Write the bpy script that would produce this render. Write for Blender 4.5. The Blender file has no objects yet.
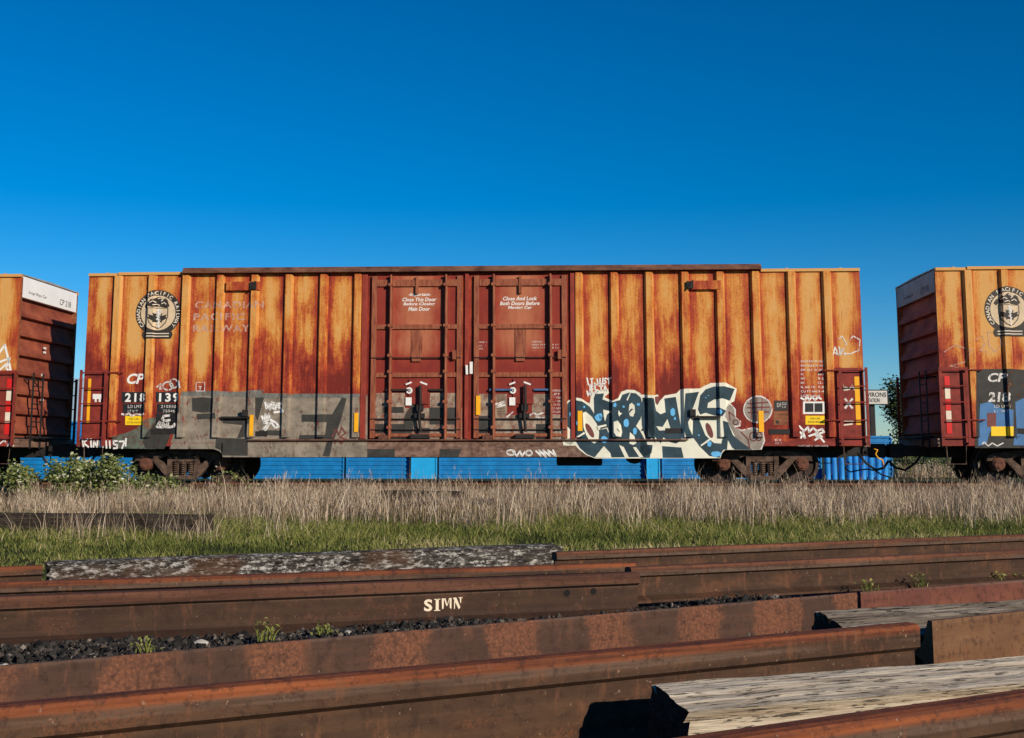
import bpy, bmesh, math, random
import numpy as np
from mathutils import Vector, Matrix
from mathutils.geometry import tessellate_polygon
random.seed(7); rng = np.random.default_rng(7)
R = math.radians
scene = bpy.context.scene
COL = scene.collection

# ------------------------------------------------------------------ camera model
F, CX, CY, TP, H = 1200.0, 512.0, 287.0, 0.14, 0.83
PITCH = math.atan(TP); CP_, SP_ = math.cos(PITCH), math.sin(PITCH)
def ray(px, py):
    a = (px-CX)/F; b = -(py-CY)/F
    return Vector((a, CP_-b*SP_, SP_+b*CP_))
def on_z(px, py, z):
    r = ray(px, py); t = (z-H)/r.z
    return Vector((r.x*t, r.y*t, z))
def on_y(px, py, Y):
    r = ray(px, py); t = Y/r.y
    return Vector((r.x*t, Y, H+r.z*t))

RAILZ = 0.22
YAW = R(-2.6); U = Vector((math.cos(YAW), math.sin(YAW), 0)); N = Vector((-U.y, U.x, 0))
W = 3.1; HW = W/2; HL = 8.47
P0 = Vector((0, 26.0, 0))
SC = -0.95
ROOT = P0 + U*SC + N*HW + Vector((0, 0, RAILZ))
def C(px, py):
    """a measured point on the near side wall of the middle car, as (x along the car, z above the rail)"""
    r = ray(px, py); t = P0.dot(N)/r.dot(N)
    p = r*t
    return ((p-P0).dot(U)-SC, H+p.z-RAILZ)

# ------------------------------------------------------------------ objects
def tag(o, label=None, cat=None, group=None, kind=None):
    if label: o['label'] = label
    if cat: o['category'] = cat
    if group: o['group'] = group
    if kind: o['kind'] = kind
    return o
def empty(name, loc=(0, 0, 0), rz=0):
    o = bpy.data.objects.new(name, None); COL.objects.link(o)
    o.location = loc; o.rotation_euler = (0, 0, rz); o.empty_display_size = .2
    return o
def link(name, me, parent=None, mat=None):
    if mat is not None and not me.materials: me.materials.append(mat)
    o = bpy.data.objects.new(name, me); COL.objects.link(o); o.parent = parent
    return o
class MB:
    """collects vertices and faces of ONE mesh"""
    def __init__(s): s.v = []; s.f = []; s.a = {}
    def add(s, vs, fs, **at):
        b = len(s.v); s.v += [tuple(v) for v in vs]; s.f += [tuple(i+b for i in f) for f in fs]
        for k, val in at.items():
            L = s.a.setdefault(k, [0.0]*b)
            L += [0.0]*(b-len(L))
            L += list(val) if hasattr(val, '__len__') else [val]*len(vs)
    def box(s, x0, x1, y0, y1, z0, z1, **at):
        s.add([(x, y, z) for z in (z0, z1) for y in (y0, y1) for x in (x0, x1)],
              [(0, 2, 3, 1), (4, 5, 7, 6), (0, 1, 5, 4), (2, 6, 7, 3), (0, 4, 6, 2), (1, 3, 7, 5)], **at)
    def beam(s, p, q, w, t, up=(0, 0, 1), **at):
        p, q = Vector(p), Vector(q); d = (q-p).normalized(); up = Vector(up)
        if abs(d.dot(up)) > .95: up = Vector((1, 0, 0))
        a = d.cross(up).normalized(); b = a.cross(d)
        vs = [c+a*(i*w/2)+b*(j*t/2) for c in (p, q) for i, j in ((-1, -1), (1, -1), (1, 1), (-1, 1))]
        s.add(vs, [(0, 1, 2, 3), (7, 6, 5, 4), (0, 4, 5, 1), (1, 5, 6, 2), (2, 6, 7, 3), (3, 7, 4, 0)], **at)
    def tube(s, pts, r, n=8, cap=True, r2=None, **at):
        pts = [Vector(p) for p in pts]; vs = []; m = len(pts)
        for i, p in enumerate(pts):
            d = (pts[min(i+1, m-1)]-pts[max(i-1, 0)]).normalized()
            up = Vector((0, 0, 1)) if abs(d.z) < .9 else Vector((1, 0, 0))
            a = d.cross(up).normalized(); b = a.cross(d)
            rr = r if r2 is None else r+(r2-r)*i/(m-1)
            vs += [p+(a*math.cos(k*2*math.pi/n)+b*math.sin(k*2*math.pi/n))*rr for k in range(n)]
        fs = [(i*n+k, i*n+(k+1) % n, (i+1)*n+(k+1) % n, (i+1)*n+k) for i in range(m-1) for k in range(n)]
        if cap: fs += [tuple(range(n))[::-1], tuple((m-1)*n+k for k in range(n))]
        s.add(vs, fs, **at)
    def lathe(s, prof, c, axis='y', n=32, **at):
        vs = []; m = len(prof)
        for (r, h) in prof:
            for k in range(n):
                a = 2*math.pi*k/n; x, z = r*math.cos(a), r*math.sin(a)
                vs.append((c[0]+x, c[1]+h, c[2]+z) if axis == 'y' else (c[0]+x, c[1]+z, c[2]+h))
        fs = [(i*n+k, i*n+(k+1) % n, (i+1)*n+(k+1) % n, (i+1)*n+k) for i in range(m-1) for k in range(n)]
        fs += [tuple(range(n))[::-1], tuple((m-1)*n+k for k in range(n))]
        s.add(vs, fs, **at)
    def prism(s, poly, y0, y1, **at):
        """poly in (x,z), extruded along y"""
        n = len(poly)
        tri = tessellate_polygon([[Vector((p[0], p[1], 0)) for p in poly]])
        vs = [(p[0], y0, p[1]) for p in poly]+[(p[0], y1, p[1]) for p in poly]
        fs = [tuple(t) for t in tri]+[tuple(i+n for i in t)[::-1] for t in tri]
        fs += [(i, (i+1) % n, n+(i+1) % n, n+i) for i in range(n)]
        s.add(vs, fs, **at)
    def mesh(s, name, mat=None, bevel=0, smooth=False, fix=True):
        me = bpy.data.meshes.new(name); me.from_pydata(s.v, [], s.f)
        for k, L in s.a.items():
            L = L+[0.0]*(len(s.v)-len(L))
            at = me.attributes.new(k, 'FLOAT', 'POINT'); at.data.foreach_set('value', L)
        if fix or bevel:
            bm = bmesh.new(); bm.from_mesh(me)
            bmesh.ops.recalc_face_normals(bm, faces=bm.faces)
            if bevel:
                es = [e for e in bm.edges if len(e.link_faces) == 2 and e.calc_face_angle() > .6]
                bmesh.ops.bevel(bm, geom=es, offset=bevel, segments=2, profile=.6, affect='EDGES', clamp_overlap=True)
            bm.to_mesh(me); bm.free()
        if smooth: me.polygons.foreach_set('use_smooth', [True]*len(me.polygons))
        if mat: me.materials.append(mat)
        return me
    def build(s, name, mat, parent=None, **k):
        return link(name, s.mesh(name, mat, **k), parent)
def copy_tree(o, parent=None):
    c = o.copy(); COL.objects.link(c); c.parent = parent
    for ch in list(o.children): copy_tree(ch, c)
    return c

# ------------------------------------------------------------------ node helper
class NT:
    def __init__(s, name, rough=.8, spec=.3, metal=0):
        s.m = bpy.data.materials.new(name); s.m.use_nodes = True
        s.t = s.m.node_tree; s.t.nodes.clear()
        s.out = s.t.nodes.new('ShaderNodeOutputMaterial')
        s.b = s.t.nodes.new('ShaderNodeBsdfPrincipled')
        s.b.inputs['Roughness'].default_value = rough
        s.b.inputs['Specular IOR Level'].default_value = spec
        s.b.inputs['Metallic'].default_value = metal
        s.t.links.new(s.b.outputs[0], s.out.inputs[0])
    def put(s, sock, v):
        if v is None: return
        if isinstance(v, bpy.types.NodeSocket): s.t.links.new(v, sock)
        elif hasattr(v, '__len__') and sock.type == 'RGBA' and len(v) == 3: sock.default_value = (*v, 1)
        else: sock.default_value = v
    def n(s, typ, out=0, props=None, **ins):
        nd = s.t.nodes.new(typ)
        for k, v in (props or {}).items(): setattr(nd, k, v)
        for k, v in ins.items():
            key = int(k[1:]) if k[0] == 'i' and k[1:].isdigit() else k.replace('_', ' ')
            s.put(nd.inputs[key], v)
        return nd.outputs[out]
    def M(s, op, a, b=None, c=None, clamp=False):
        nd = s.t.nodes.new('ShaderNodeMath'); nd.operation = op; nd.use_clamp = clamp
        for i, v in enumerate((a, b, c)): s.put(nd.inputs[i], v)
        return nd.outputs[0]
    def coord(s, which='Object', scale=(1, 1, 1), loc=(0, 0, 0)):
        tc = s.t.nodes.new('ShaderNodeTexCoord')
        return s.n('ShaderNodeMapping', Vector=tc.outputs[which], Scale=scale, Location=loc)
    def xyz(s, v):
        nd = s.t.nodes.new('ShaderNodeSeparateXYZ'); s.t.links.new(v, nd.inputs[0]); return nd.outputs
    def comb(s, x, y, z): return s.n('ShaderNodeCombineXYZ', i0=x, i1=y, i2=z)
    def attr(s, name):
        nd = s.t.nodes.new('ShaderNodeAttribute'); nd.attribute_name = name; return nd.outputs['Fac']
    def noise(s, vec, scale=5, detail=4, rough=.55, dist=0):
        return s.n('ShaderNodeTexNoise', Vector=vec, Scale=scale, Detail=detail, Roughness=rough, Distortion=dist)
    def ramp(s, fac, stops, interp='LINEAR'):
        nd = s.t.nodes.new('ShaderNodeValToRGB'); cr = nd.color_ramp; cr.interpolation = interp
        while len(cr.elements) < len(stops): cr.elements.new(.5)
        for e, (p, c) in zip(cr.elements, stops):
            e.position = p; e.color = (*c, 1) if hasattr(c, '__len__') else (c, c, c, 1)
        s.put(nd.inputs[0], fac); return nd.outputs[0]
    def mix(s, f, a, b, mode='MIX'):
        nd = s.t.nodes.new('ShaderNodeMix'); nd.data_type = 'RGBA'; nd.blend_type = mode
        s.put(nd.inputs[0], f); s.put(nd.inputs[6], a); s.put(nd.inputs[7], b); return nd.outputs[2]
    def ss(s, x, a, b):
        nd = s.t.nodes.new('ShaderNodeMapRange'); nd.interpolation_type = 'SMOOTHSTEP'
        s.put(nd.inputs[0], x); nd.inputs[1].default_value = a; nd.inputs[2].default_value = b
        return nd.outputs[0]
    def color(s, c): s.put(s.b.inputs['Base Color'], c)
    def bump(s, h, strength=.3, dist=.01):
        s.put(s.b.inputs['Normal'], s.n('ShaderNodeBump', Strength=strength, Distance=dist, Height=h))
    def alpha(s, fac):
        tr = s.t.nodes.new('ShaderNodeBsdfTransparent'); mx = s.t.nodes.new('ShaderNodeMixShader')
        s.put(mx.inputs[0], fac); s.t.links.new(tr.outputs[0], mx.inputs[1]); s.t.links.new(s.b.outputs[0], mx.inputs[2])
        s.t.links.new(mx.outputs[0], s.out.inputs[0])

MAT = {}
def simple(name, c, rough=.75, var=.35, sc=6, spec=.3, metal=0, c2=None, wear=0, soft=.06, stretch=(1, 1, 1), bump=0):
    k = NT(name, rough, spec, metal); v = k.coord('Object', stretch)
    nz = k.noise(v, sc, 5, .6)
    a = tuple(x*(1-var) for x in c); b = c2 or tuple(min(1, x*(1+var)) for x in c)
    k.color(k.ramp(nz, [(.3, a), (.7, b)]))
    if wear:
        n2 = k.noise(k.coord('Object', (1, 1, .6), (3, 1, 2)), 9, 6, .7)
        k.alpha(k.ss(n2, wear-soft, wear+soft))
    if bump: k.bump(nz, bump, .01)
    MAT[name] = k.m; return k.m

# ---- rusty car side paint: attributes pu (across a panel), pv (height), fade, seed
def rust_side(name, yshift=0.0):
    k = NT(name, .72, .25)
    pu, pv, fade, seed = (k.attr(a) for a in ('pu', 'pv', 'fade', 'seed'))
    pos = k.coord('Object')
    ox, oy, oz = k.xyz(pos)
    sx = k.M('ADD', k.M('MULTIPLY', ox, 1.0), k.M('MULTIPLY', seed, 17.3))
    streak = k.noise(k.comb(k.M('MULTIPLY', sx, 4.5), 0.0, k.M('MULTIPLY', oz, .55)), 1.6, 6, .66)
    blot = k.noise(k.comb(sx, seed, k.M('MULTIPLY', oz, .6)), 1.7, 5, .62)
    fine = k.noise(k.comb(k.M('MULTIPLY', sx, 1.2), seed, oz), 26, 5, .72)
    u2 = k.M('SUBTRACT', pu, .5); u2 = k.M('MULTIPLY', u2, u2)
    ush = k.M('POWER', 2.718, k.M('MULTIPLY', u2, -8.0))
    ush = k.M('MAXIMUM', ush, k.M('MULTIPLY', k.ss(fade, .72, 1.0), .58))
    vv = k.M('ADD', pv, k.M('MULTIPLY', k.M('SUBTRACT', streak, .5), .5))
    vv = k.M('ADD', vv, k.M('MULTIPLY', k.M('SUBTRACT', blot, .5), .5))
    vv = k.M('ADD', vv, k.M('MULTIPLY', k.M('SUBTRACT', k.M('FRACT', k.M('MULTIPLY', seed, 7.31)), .5), .34))
    vv = k.M('ADD', vv, k.M('MULTIPLY', k.M('SUBTRACT', fade, .6), .20))
    vsh = k.ss(vv, .08, .74)
    topred = k.M('SUBTRACT', 1.0, k.M('MULTIPLY', k.M('MULTIPLY', k.ss(pv, .93, 1.0), k.M('SUBTRACT', 1.0, fade)), 1.1))
    A = k.M('MULTIPLY', k.M('MULTIPLY', k.M('MULTIPLY', ush, vsh), k.M('ADD', fade, .12)), topred)
    A = k.M('ADD', A, k.M('MULTIPLY', k.M('SUBTRACT', blot, .5), 1.5))
    A = k.M('ADD', A, k.M('MULTIPLY', k.M('SUBTRACT', streak, .5), 1.1))
    A = k.M('ADD', A, k.M('MULTIPLY', k.M('SUBTRACT', fine, .5), .85))
    hair = k.noise(k.comb(k.M('MULTIPLY', sx, 20.0), seed, k.M('MULTIPLY', oz, 1.1)), 1.5, 5, .7)
    A = k.M('ADD', A, k.M('MULTIPLY', k.M('SUBTRACT', hair, .5), .75))
    A = k.M('ADD', A, yshift)
    c = k.ramp(A, [(0, (.150, .016, .010)), (.20, (.27, .033, .016)), (.40, (.37, .062, .019)), (.58, (.46, .135, .026)),
                   (.80, (.58, .245, .052)), (1.0, (.59, .31, .095))])
    dk = k.ss(k.noise(k.comb(k.M('MULTIPLY', sx, 7.0), seed, k.M('MULTIPLY', oz, .8)), 2.2, 6, .7), .60, .74)
    c = k.mix(k.M('MULTIPLY', dk, .55), c, (.15, .028, .012))
    sp = k.ss(k.noise(pos, 34, 3, .6), .66, .72)
    c = k.mix(k.M('MULTIPLY', sp, .5), c, (.16, .05, .02))
    k.color(c)
    k.bump(k.M('ADD', k.M('MULTIPLY', k.noise(k.comb(k.M('MULTIPLY', ox, 1.6), oy, oz), 1.4, 2, .5), 5.0), fine), .35, .012)
    MAT[name] = k.m
rust_side('rusty side paint'); rust_side('rusty side paint pale', .15); rust_side('rusty post paint', .06)

def rail_rust(name, marks=False, dark=0.0, hue=0, red=0.0, hs=.95, zo=0.0, tan=0.0):
    """old rail steel: local x runs along the rail, z up"""
    k = NT(name, .78, .22); v = k.coord('Object')
    x, y, z = k.xyz(v)
    long_ = k.noise(k.comb(k.M('MULTIPLY', x, 1.0), k.M('MULTIPLY', y, 30.0), k.M('MULTIPLY', z, 30.0)), 1.2, 5, .6)
    bl = k.noise(k.comb(k.M('MULTIPLY', x, 2.2), k.M('MULTIPLY', y, 5.0), k.M('MULTIPLY', z, 5.0)), 1.5, 5, .65)
    fn = k.noise(v, 130, 4, .7)
    base = k.ramp(k.M('ADD', k.M('MULTIPLY', long_, .5), k.M('MULTIPLY', bl, .5)),
                  [(.32, (.029, .0155, .0095)), (.5, (.053, .028, .016)), (.66, (.088, .044, .023))])
    if red: base = k.mix(red, base, k.ramp(bl, [(.3, (.10, .034, .025)), (.7, (.19, .062, .042))]))
    base = k.mix(k.M('MULTIPLY', k.M('MULTIPLY', k.ss(z, .138+zo, .146+zo), k.ss(long_, .35, .6)), .6), base, (.135, .088, .064))
    if tan: base = k.mix(tan, base, k.ramp(bl, [(.3, (.13, .058, .026)), (.7, (.24, .12, .055))]))
    head = k.M('MULTIPLY', k.ss(z, .158+zo, .176+zo), hs)
    base = k.mix(head, base, k.ramp(long_, [(.35, (.085, .026, .013)), (.5, (.175, .048, .017)), (.65, (.27, .076, .024))]))
    if marks:
        ph = k.M('FRACT', k.M('ADD', k.M('MULTIPLY', x, 1/.478), k.M('ADD', .16+hue, k.M('ADD', k.M('MULTIPLY', k.M('SUBTRACT', bl, .5), .55), k.M('MULTIPLY', k.M('SUBTRACT', fn, .5), .10)))))
        sq = k.M('MULTIPLY', k.ss(ph, .0, .07), k.M('SUBTRACT', 1.0, k.ss(ph, .48, .60)))
        pitted = k.ramp(k.noise(v, 75, 4, .7), [(.34, (.075, .034, .022)), (.5, (.155, .060, .032)), (.68, (.27, .105, .050))])
        strength = k.ss(k.noise(k.comb(k.M('MULTIPLY', x, .9), 0.0, 0.0), 2.3, 3, .6), .30, .52)
        base = k.mix(k.M('MULTIPLY', sq, k.M('MULTIPLY', strength, .85)), k.mix(.35, base, (.085, .044, .036)), pitted)
    else:
        pm = k.M('MULTIPLY', k.ss(k.noise(k.comb(k.M('MULTIPLY', x, 1.4), y, k.M('MULTIPLY', z, 3.0)), 2.2, 3, .5), .56, .66), k.ss(fn, .42, .6))
        base = k.mix(k.M('MULTIPLY', pm, .55), base, (.17, .062, .026))
    sc1 = k.noise(v, 24, 6, .75)
    base = k.mix(k.M('MULTIPLY', k.ss(sc1, .50, .62), .55), base, (.030, .014, .010))
    base = k.mix(k.M('MULTIPLY', k.ss(k.noise(k.comb(k.M('MULTIPLY', x, 7.0), y, k.M('MULTIPLY', z, 2.0)), 2.5, 5, .7), .54, .70), .6), base, (.16, .066, .032))
    sp = k.ss(k.noise(v, 60, 2, .5), .70, .76)
    base = k.mix(k.M('MULTIPLY', sp, .7), base, (.26, .16, .11))
    if dark: base = k.mix(dark, base, (.036, .018, .013))
    k.color(base)
    k.bump(k.M('ADD', fn, k.M('ADD', k.M('MULTIPLY', bl, 2.0), k.M('MULTIPLY', sc1, 1.5))), .55, .003)
    MAT[name] = k.m
rail_rust('rail rust'); rail_rust('rail rust dark', False, .35, 0, 0, .45); rail_rust('deep rail rust', False, 0, 0, 0, .95, .105, .08); rail_rust('rail rust tan', False, 0, 0, 0, 0, 0, .75); rail_rust('rail rust dull', False, 0, 0, 0, .5); rail_rust('rail foot rust', True); rail_rust('rail red rust', False, 0, 0, .85)

def timber(name, cols, crack, speck=None, gs=22, disp=1.0):
    k = NT(name, .9, .12); v = k.coord('Object'); x, y, z = k.xyz(v)
    g = k.noise(k.comb(k.M('MULTIPLY', x, 1.7), k.M('MULTIPLY', y, gs), k.M('MULTIPLY', z, gs)), 1.7, 7, .68, .35)
    g2 = k.noise(k.comb(k.M('MULTIPLY', x, .8), k.M('MULTIPLY', y, gs*3), k.M('MULTIPLY', z, gs*3)), 2.3, 4, .6)
    c = k.ramp(k.M('ADD', k.M('MULTIPLY', g, .65), k.M('MULTIPLY', g2, .35)), cols)
    cr = k.ss(k.noise(k.comb(k.M('MULTIPLY', x, 8.0), k.M('MULTIPLY', y, gs*4.2), k.M('MULTIPLY', z, gs*4.2)), 1.3, 4, .6, .3), .575, .62)
    c = k.mix(k.M('MULTIPLY', cr, crack), c, (.014, .011, .009))
    if speck:
        s1 = k.ss(k.noise(k.comb(k.M('MULTIPLY', x, 14.0), k.M('MULTIPLY', y, 34.0), k.M('MULTIPLY', z, 34.0)), 1.2, 6, .8), speck[0], speck[0]+.12)
        c = k.mix(s1, c, speck[1])
        s2 = k.ss(k.noise(k.comb(k.M('MULTIPLY', x, .7), y, z), 2.2, 2, .5), .60, .68)
        c = k.mix(k.M('MULTIPLY', s2, .5), c, (.10, .045, .022))
    k.color(c)
    k.bump(k.M('SUBTRACT', k.M('MULTIPLY', g, 1.4), k.M('MULTIPLY', cr, 1.2)), .8*disp, .012)
    MAT[name] = k.m
timber('bleached timber', [(.30, (.19, .14, .095)), (.45, (.43, .35, .255)), (.62, (.64, .56, .44))], .8, None, 20)
timber('lichen timber', [(.36, (.016, .013, .011)), (.5, (.040, .034, .029)), (.66, (.085, .075, .065))], .8, (.492, (.42, .395, .36)), 14)
timber('dark timber', [(.34, (.085, .064, .046)), (.5, (.185, .148, .112)), (.66, (.40, .345, .28))], .85, None, 16)
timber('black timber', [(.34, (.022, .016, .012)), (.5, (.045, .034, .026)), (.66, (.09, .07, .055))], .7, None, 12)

simple('dark red steel', (.20, .026, .017), .7, .4, 5)
simple('door red', (.25, .034, .020), .68, .35, 2.5, stretch=(3, 1, 1))
def door_mat():
    k = NT('door panel paint', .7, .25); pv = k.attr('pv'); pu = k.attr('pu'); v = k.coord('Object'); x, y, z = k.xyz(v)
    st = k.noise(k.comb(k.M('MULTIPLY', x, 5.0), 0.0, k.M('MULTIPLY', z, .8)), 1.5, 6, .65)
    bl = k.noise(v, 2.6, 6, .62)
    u2 = k.M('SUBTRACT', pu, .5); u2 = k.M('MULTIPLY', u2, u2)
    ush = k.M('POWER', 2.718, k.M('MULTIPLY', u2, -14.0))
    f = k.M('ADD', k.M('MULTIPLY', ush, k.ss(pv, .40, .60)), k.M('MULTIPLY', k.M('SUBTRACT', st, .5), .9))
    f = k.M('ADD', f, k.M('MULTIPLY', k.M('SUBTRACT', bl, .5), .7))
    c = k.ramp(f, [(0, (.20, .023, .015)), (.35, (.27, .038, .021)), (.7, (.35, .098, .048)), (1, (.41, .14, .068))])
    dr = k.ss(k.noise(k.comb(k.M('MULTIPLY', x, 9.0), 3.0, k.M('MULTIPLY', z, .7)), 1.8, 5, .7), .6, .75)
    k.color(k.mix(k.M('MULTIPLY', dr, .45), c, (.09, .028, .018)))
    k.bump(bl, .2, .01); MAT['door panel paint'] = k.m
door_mat()
simple('post red', (.24, .045, .025), .7, .4, 3, c2=(.36, .12, .055), stretch=(6, 6, 1))
simple('black iron', (.018, .015, .014), .7, .4, 8)
simple('truck iron', (.050, .030, .021), .85, .55, 7, c2=(.15, .092, .066))
simple('bearing rust', (.12, .048, .030), .85, .4, 14)
simple('wheel iron', (.045, .027, .021), .7, .4, 9)
simple('end wall paint', (.26, .050, .028), .75, .45, 1.6, c2=(.38, .10, .048), stretch=(1, 1, 2))
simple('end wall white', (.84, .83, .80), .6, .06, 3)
simple('end wall white shaded', (.30, .29, .28), .7, .2, 3)
simple('sill rust', (.21, .060, .028), .75, .5, 4, c2=(.33, .13, .055), stretch=(1, 1, 3))
simple('sill brown', (.15, .072, .048), .78, .5, 4, c2=(.27, .165, .12), stretch=(2, 1, 3))
simple('eave brown', (.10, .025, .018), .75, .5, 5, c2=(.22, .10, .06), stretch=(.6, 1, 1))
simple('roof metal', (.33, .30, .27), .6, .3, 2)
simple('yellow reflector', (.85, .40, .012), .4, .08, 8)
simple('red reflector', (.62, .018, .015), .4, .08, 8)
simple('white reflector', (.72, .62, .48), .4, .12, 8)
simple('white paint', (.76, .74, .70), .6, .08, 8)
simple('worn white paint', (.66, .62, .58), .6, .1, 8, wear=.43)
simple('faded lettering', (.55, .34, .26), .7, .2, 7, wear=.45, soft=.14)
simple('black paint', (.018, .018, .020), .55, .3, 8)
simple('crest black', (.035, .028, .022), .6, .3, 8)
simple('crest cream', (.60, .46, .30), .65, .15, 6)
simple('crest letters', (.72, .62, .50), .65, .1, 6)
simple('placard yellow', (.85, .56, .01), .5, .06, 6)
simple('graffiti cream', (.72, .70, .57), .55, .10, 3, wear=.30)
simple('graffiti teal', (.024, .050, .066), .5, .35, 4)
simple('graffiti blue', (.12, .42, .72), .5, .12, 9)
simple('graffiti maroon', (.16, .045, .040), .6, .25, 6)
simple('graffiti grey', (.26, .22, .185), .6, .3, 5, wear=.33)
simple('grey buff', (.235, .195, .150), .72, .34, 3.2, wear=.39, soft=.10, stretch=(1, 1, 1.5))
simple('grey buff edge', (.15, .15, .135), .72, .3, 5, wear=.42)
simple('charcoal paint', (.040, .038, .034), .7, .3, 4, wear=.37, soft=.12)
simple('tan overspray', (.33, .25, .185), .75, .3, 3, wear=.44, soft=.20, stretch=(1, 1, 2.4))
simple('greenish overspray', (.11, .13, .10), .75, .3, 3, wear=.44, soft=.15)
simple('sky blue paint', (.055, .16, .34), .6, .2, 4)
simple('slate blue steel', (.045, .11, .24), .6, .3, 7)
simple('blue paint', (.006, .17, .46), .45, .18, 3, c2=(.008, .22, .55))
simple('bright blue paint', (.012, .34, .72), .45, .08, 3)
simple('pipe blue', (.018, .24, .72), .4, .25, 4, c2=(.03, .34, .85), stretch=(1, 1, .6))
simple('pale box paint', (.30, .42, .52), .6, .12, 3)
simple('sign board', (.55, .52, .47), .6, .08, 5)
simple('bolt hole black', (.008, .007, .006), .9, .2)
simple('stencil cream', (.72, .60, .44), .7, .08, 30)
simple('white stone', (.40, .37, .32), .85, .35, 30)

def attr_mat(name, stops, rough=.8, trans=0.0, spec=.2):
    k = NT(name, rough, spec); r = k.attr('rnd')
    k.color(k.ramp(r, stops))
    if trans:
        tl = k.t.nodes.new('ShaderNodeBsdfTranslucent'); k.put(tl.inputs[0], k.ramp(r, stops))
        mx = k.t.nodes.new('ShaderNodeMixShader'); mx.inputs[0].default_value = trans
        k.t.links.new(k.b.outputs[0], mx.inputs[1]); k.t.links.new(tl.outputs[0], mx.inputs[2]); k.t.links.new(mx.outputs[0], k.out.inputs[0])
    MAT[name] = k.m
attr_mat('green grass blades', [(0, (.045, .060, .014)), (.3, (.130, .155, .032)), (.62, (.25, .265, .065)), (.82, (.40, .34, .13)), (1, (.56, .45, .25))], .7, .3)
attr_mat('dry grass stalks', [(0, (.085, .058, .034)), (.3, (.23, .16, .10)), (.6, (.52, .40, .28)), (1, (.86, .71, .53))], .85, .25)
attr_mat('bramble leaves', [(0, (.035, .060, .014)), (.40, (.10, .135, .028)), (.70, (.22, .25, .060)), (.88, (.40, .40, .22)), (1, (.66, .64, .52))], .5, .2, .5)
attr_mat('tree leaves', [(0, (.016, .030, .010)), (.6, (.035, .055, .016)), (1, (.06, .075, .022))], .7, .2)
attr_mat('gravel stones', [(0, (.010, .0095, .009)), (.5, (.026, .024, .022)), (.8, (.055, .048, .042)), (.93, (.10, .075, .06)), (1, (.20, .17, .14))], .85)
simple('bramble stem', (.10, .05, .03), .8, .3)
simple('bark', (.06, .042, .03), .9, .4, 12)

# ------------------------------------------------------------------ world, sun, camera
w = bpy.data.worlds.new('World'); scene.world = w; w.use_nodes = True
nt = w.node_tree; nt.nodes.clear()
sun_h = (U*.66 - N*.75).normalized(); EL = R(19)
sky = nt.nodes.new('ShaderNodeTexSky'); sky.sky_type = 'NISHITA'; sky.sun_disc = False
sky.sun_elevation = EL; sky.sun_rotation = math.atan2(sun_h.x, sun_h.y)
sky.air_density = 1.0; sky.dust_density = 0.0; sky.ozone_density = 6.0; sky.altitude = 300
gm = nt.nodes.new('ShaderNodeGamma'); gm.inputs[1].default_value = 1.18
hs = nt.nodes.new('ShaderNodeHueSaturation'); hs.inputs['Saturation'].default_value = 1.22; hs.inputs['Value'].default_value = .72
hs.inputs['Hue'].default_value = 0.496
bg = nt.nodes.new('ShaderNodeBackground'); bg.inputs[1].default_value = .10
wo = nt.nodes.new('ShaderNodeOutputWorld')
nt.links.new(sky.outputs[0], gm.inputs[0]); nt.links.new(gm.outputs[0], hs.inputs['Color']); nt.links.new(hs.outputs[0], bg.inputs[0]); nt.links.new(bg.outputs[0], wo.inputs[0])
sl = bpy.data.lights.new('sun', 'SUN'); sl.energy = 4.8; sl.angle = R(.5); sl.color = (1, .88, .72)
so = bpy.data.objects.new('sun', sl); COL.objects.link(so)
ld = Vector((-sun_h.x*math.cos(EL), -sun_h.y*math.cos(EL), -math.sin(EL)))
so.rotation_euler = ld.to_track_quat('-Z', 'Y').to_euler(); so.location = (20, -20, 20)
cam = bpy.data.cameras.new('camera'); co = bpy.data.objects.new('camera', cam); COL.objects.link(co)
cam.sensor_width = 36; cam.lens = F/1024*36; cam.shift_y = -(369-CY)/1024; cam.clip_end = 5000; cam.clip_start = .05
co.location = (0, 0, H); co.rotation_euler = (math.pi/2+PITCH, 0, 0); scene.camera = co
scene.render.engine = 'CYCLES'
vs = scene.view_settings; vs.view_transform = 'Standard'; vs.look = 'None'; vs.exposure = 0; vs.gamma = 1
scene.render.resolution_x = 1024; scene.render.resolution_y = 738

# ------------------------------------------------------------------ text
_tc = {}
def text2d(s, bold=0.0, shear=0.0, spacing=1.0):
    key = (s, bold, shear, spacing)
    if key in _tc: return _tc[key]
    cu = bpy.data.curves.new('lettering', 'FONT'); cu.body = s; cu.size = 1; cu.offset = bold; cu.shear = shear
    cu.space_character = spacing; cu.resolution_u = 3
    o = bpy.data.objects.new('lettering', cu); COL.objects.link(o)
    dg = bpy.context.evaluated_depsgraph_get(); dg.update()
    me = bpy.data.meshes.new_from_object(o.evaluated_get(dg))
    vs_ = [(v.co.x, v.co.y) for v in me.vertices]; fs_ = [tuple(p.vertices) for p in me.polygons]
    bpy.data.objects.remove(o); bpy.data.curves.remove(cu); bpy.data.meshes.remove(me)
    if not vs_: vs_, fs_ = [(0, 0), (1, 0), (1, 1)], [(0, 1, 2)]
    _tc[key] = (vs_, fs_); return _tc[key]
def text_box(s, x0, z0, x1, z1, **k):
    v, f = text2d(s, **k)
    a0, a1 = min(p[0] for p in v), max(p[0] for p in v); b0, b1 = min(p[1] for p in v), max(p[1] for p in v)
    return [(x0+(p[0]-a0)/(a1-a0)*(x1-x0), z0+(p[1]-b0)/(b1-b0)*(z1-z0)) for p in v], f
def polyfill(poly):
    t = tessellate_polygon([[Vector((p[0], p[1], 0)) for p in poly]])
    return list(poly), [tuple(i) for i in t]
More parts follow.
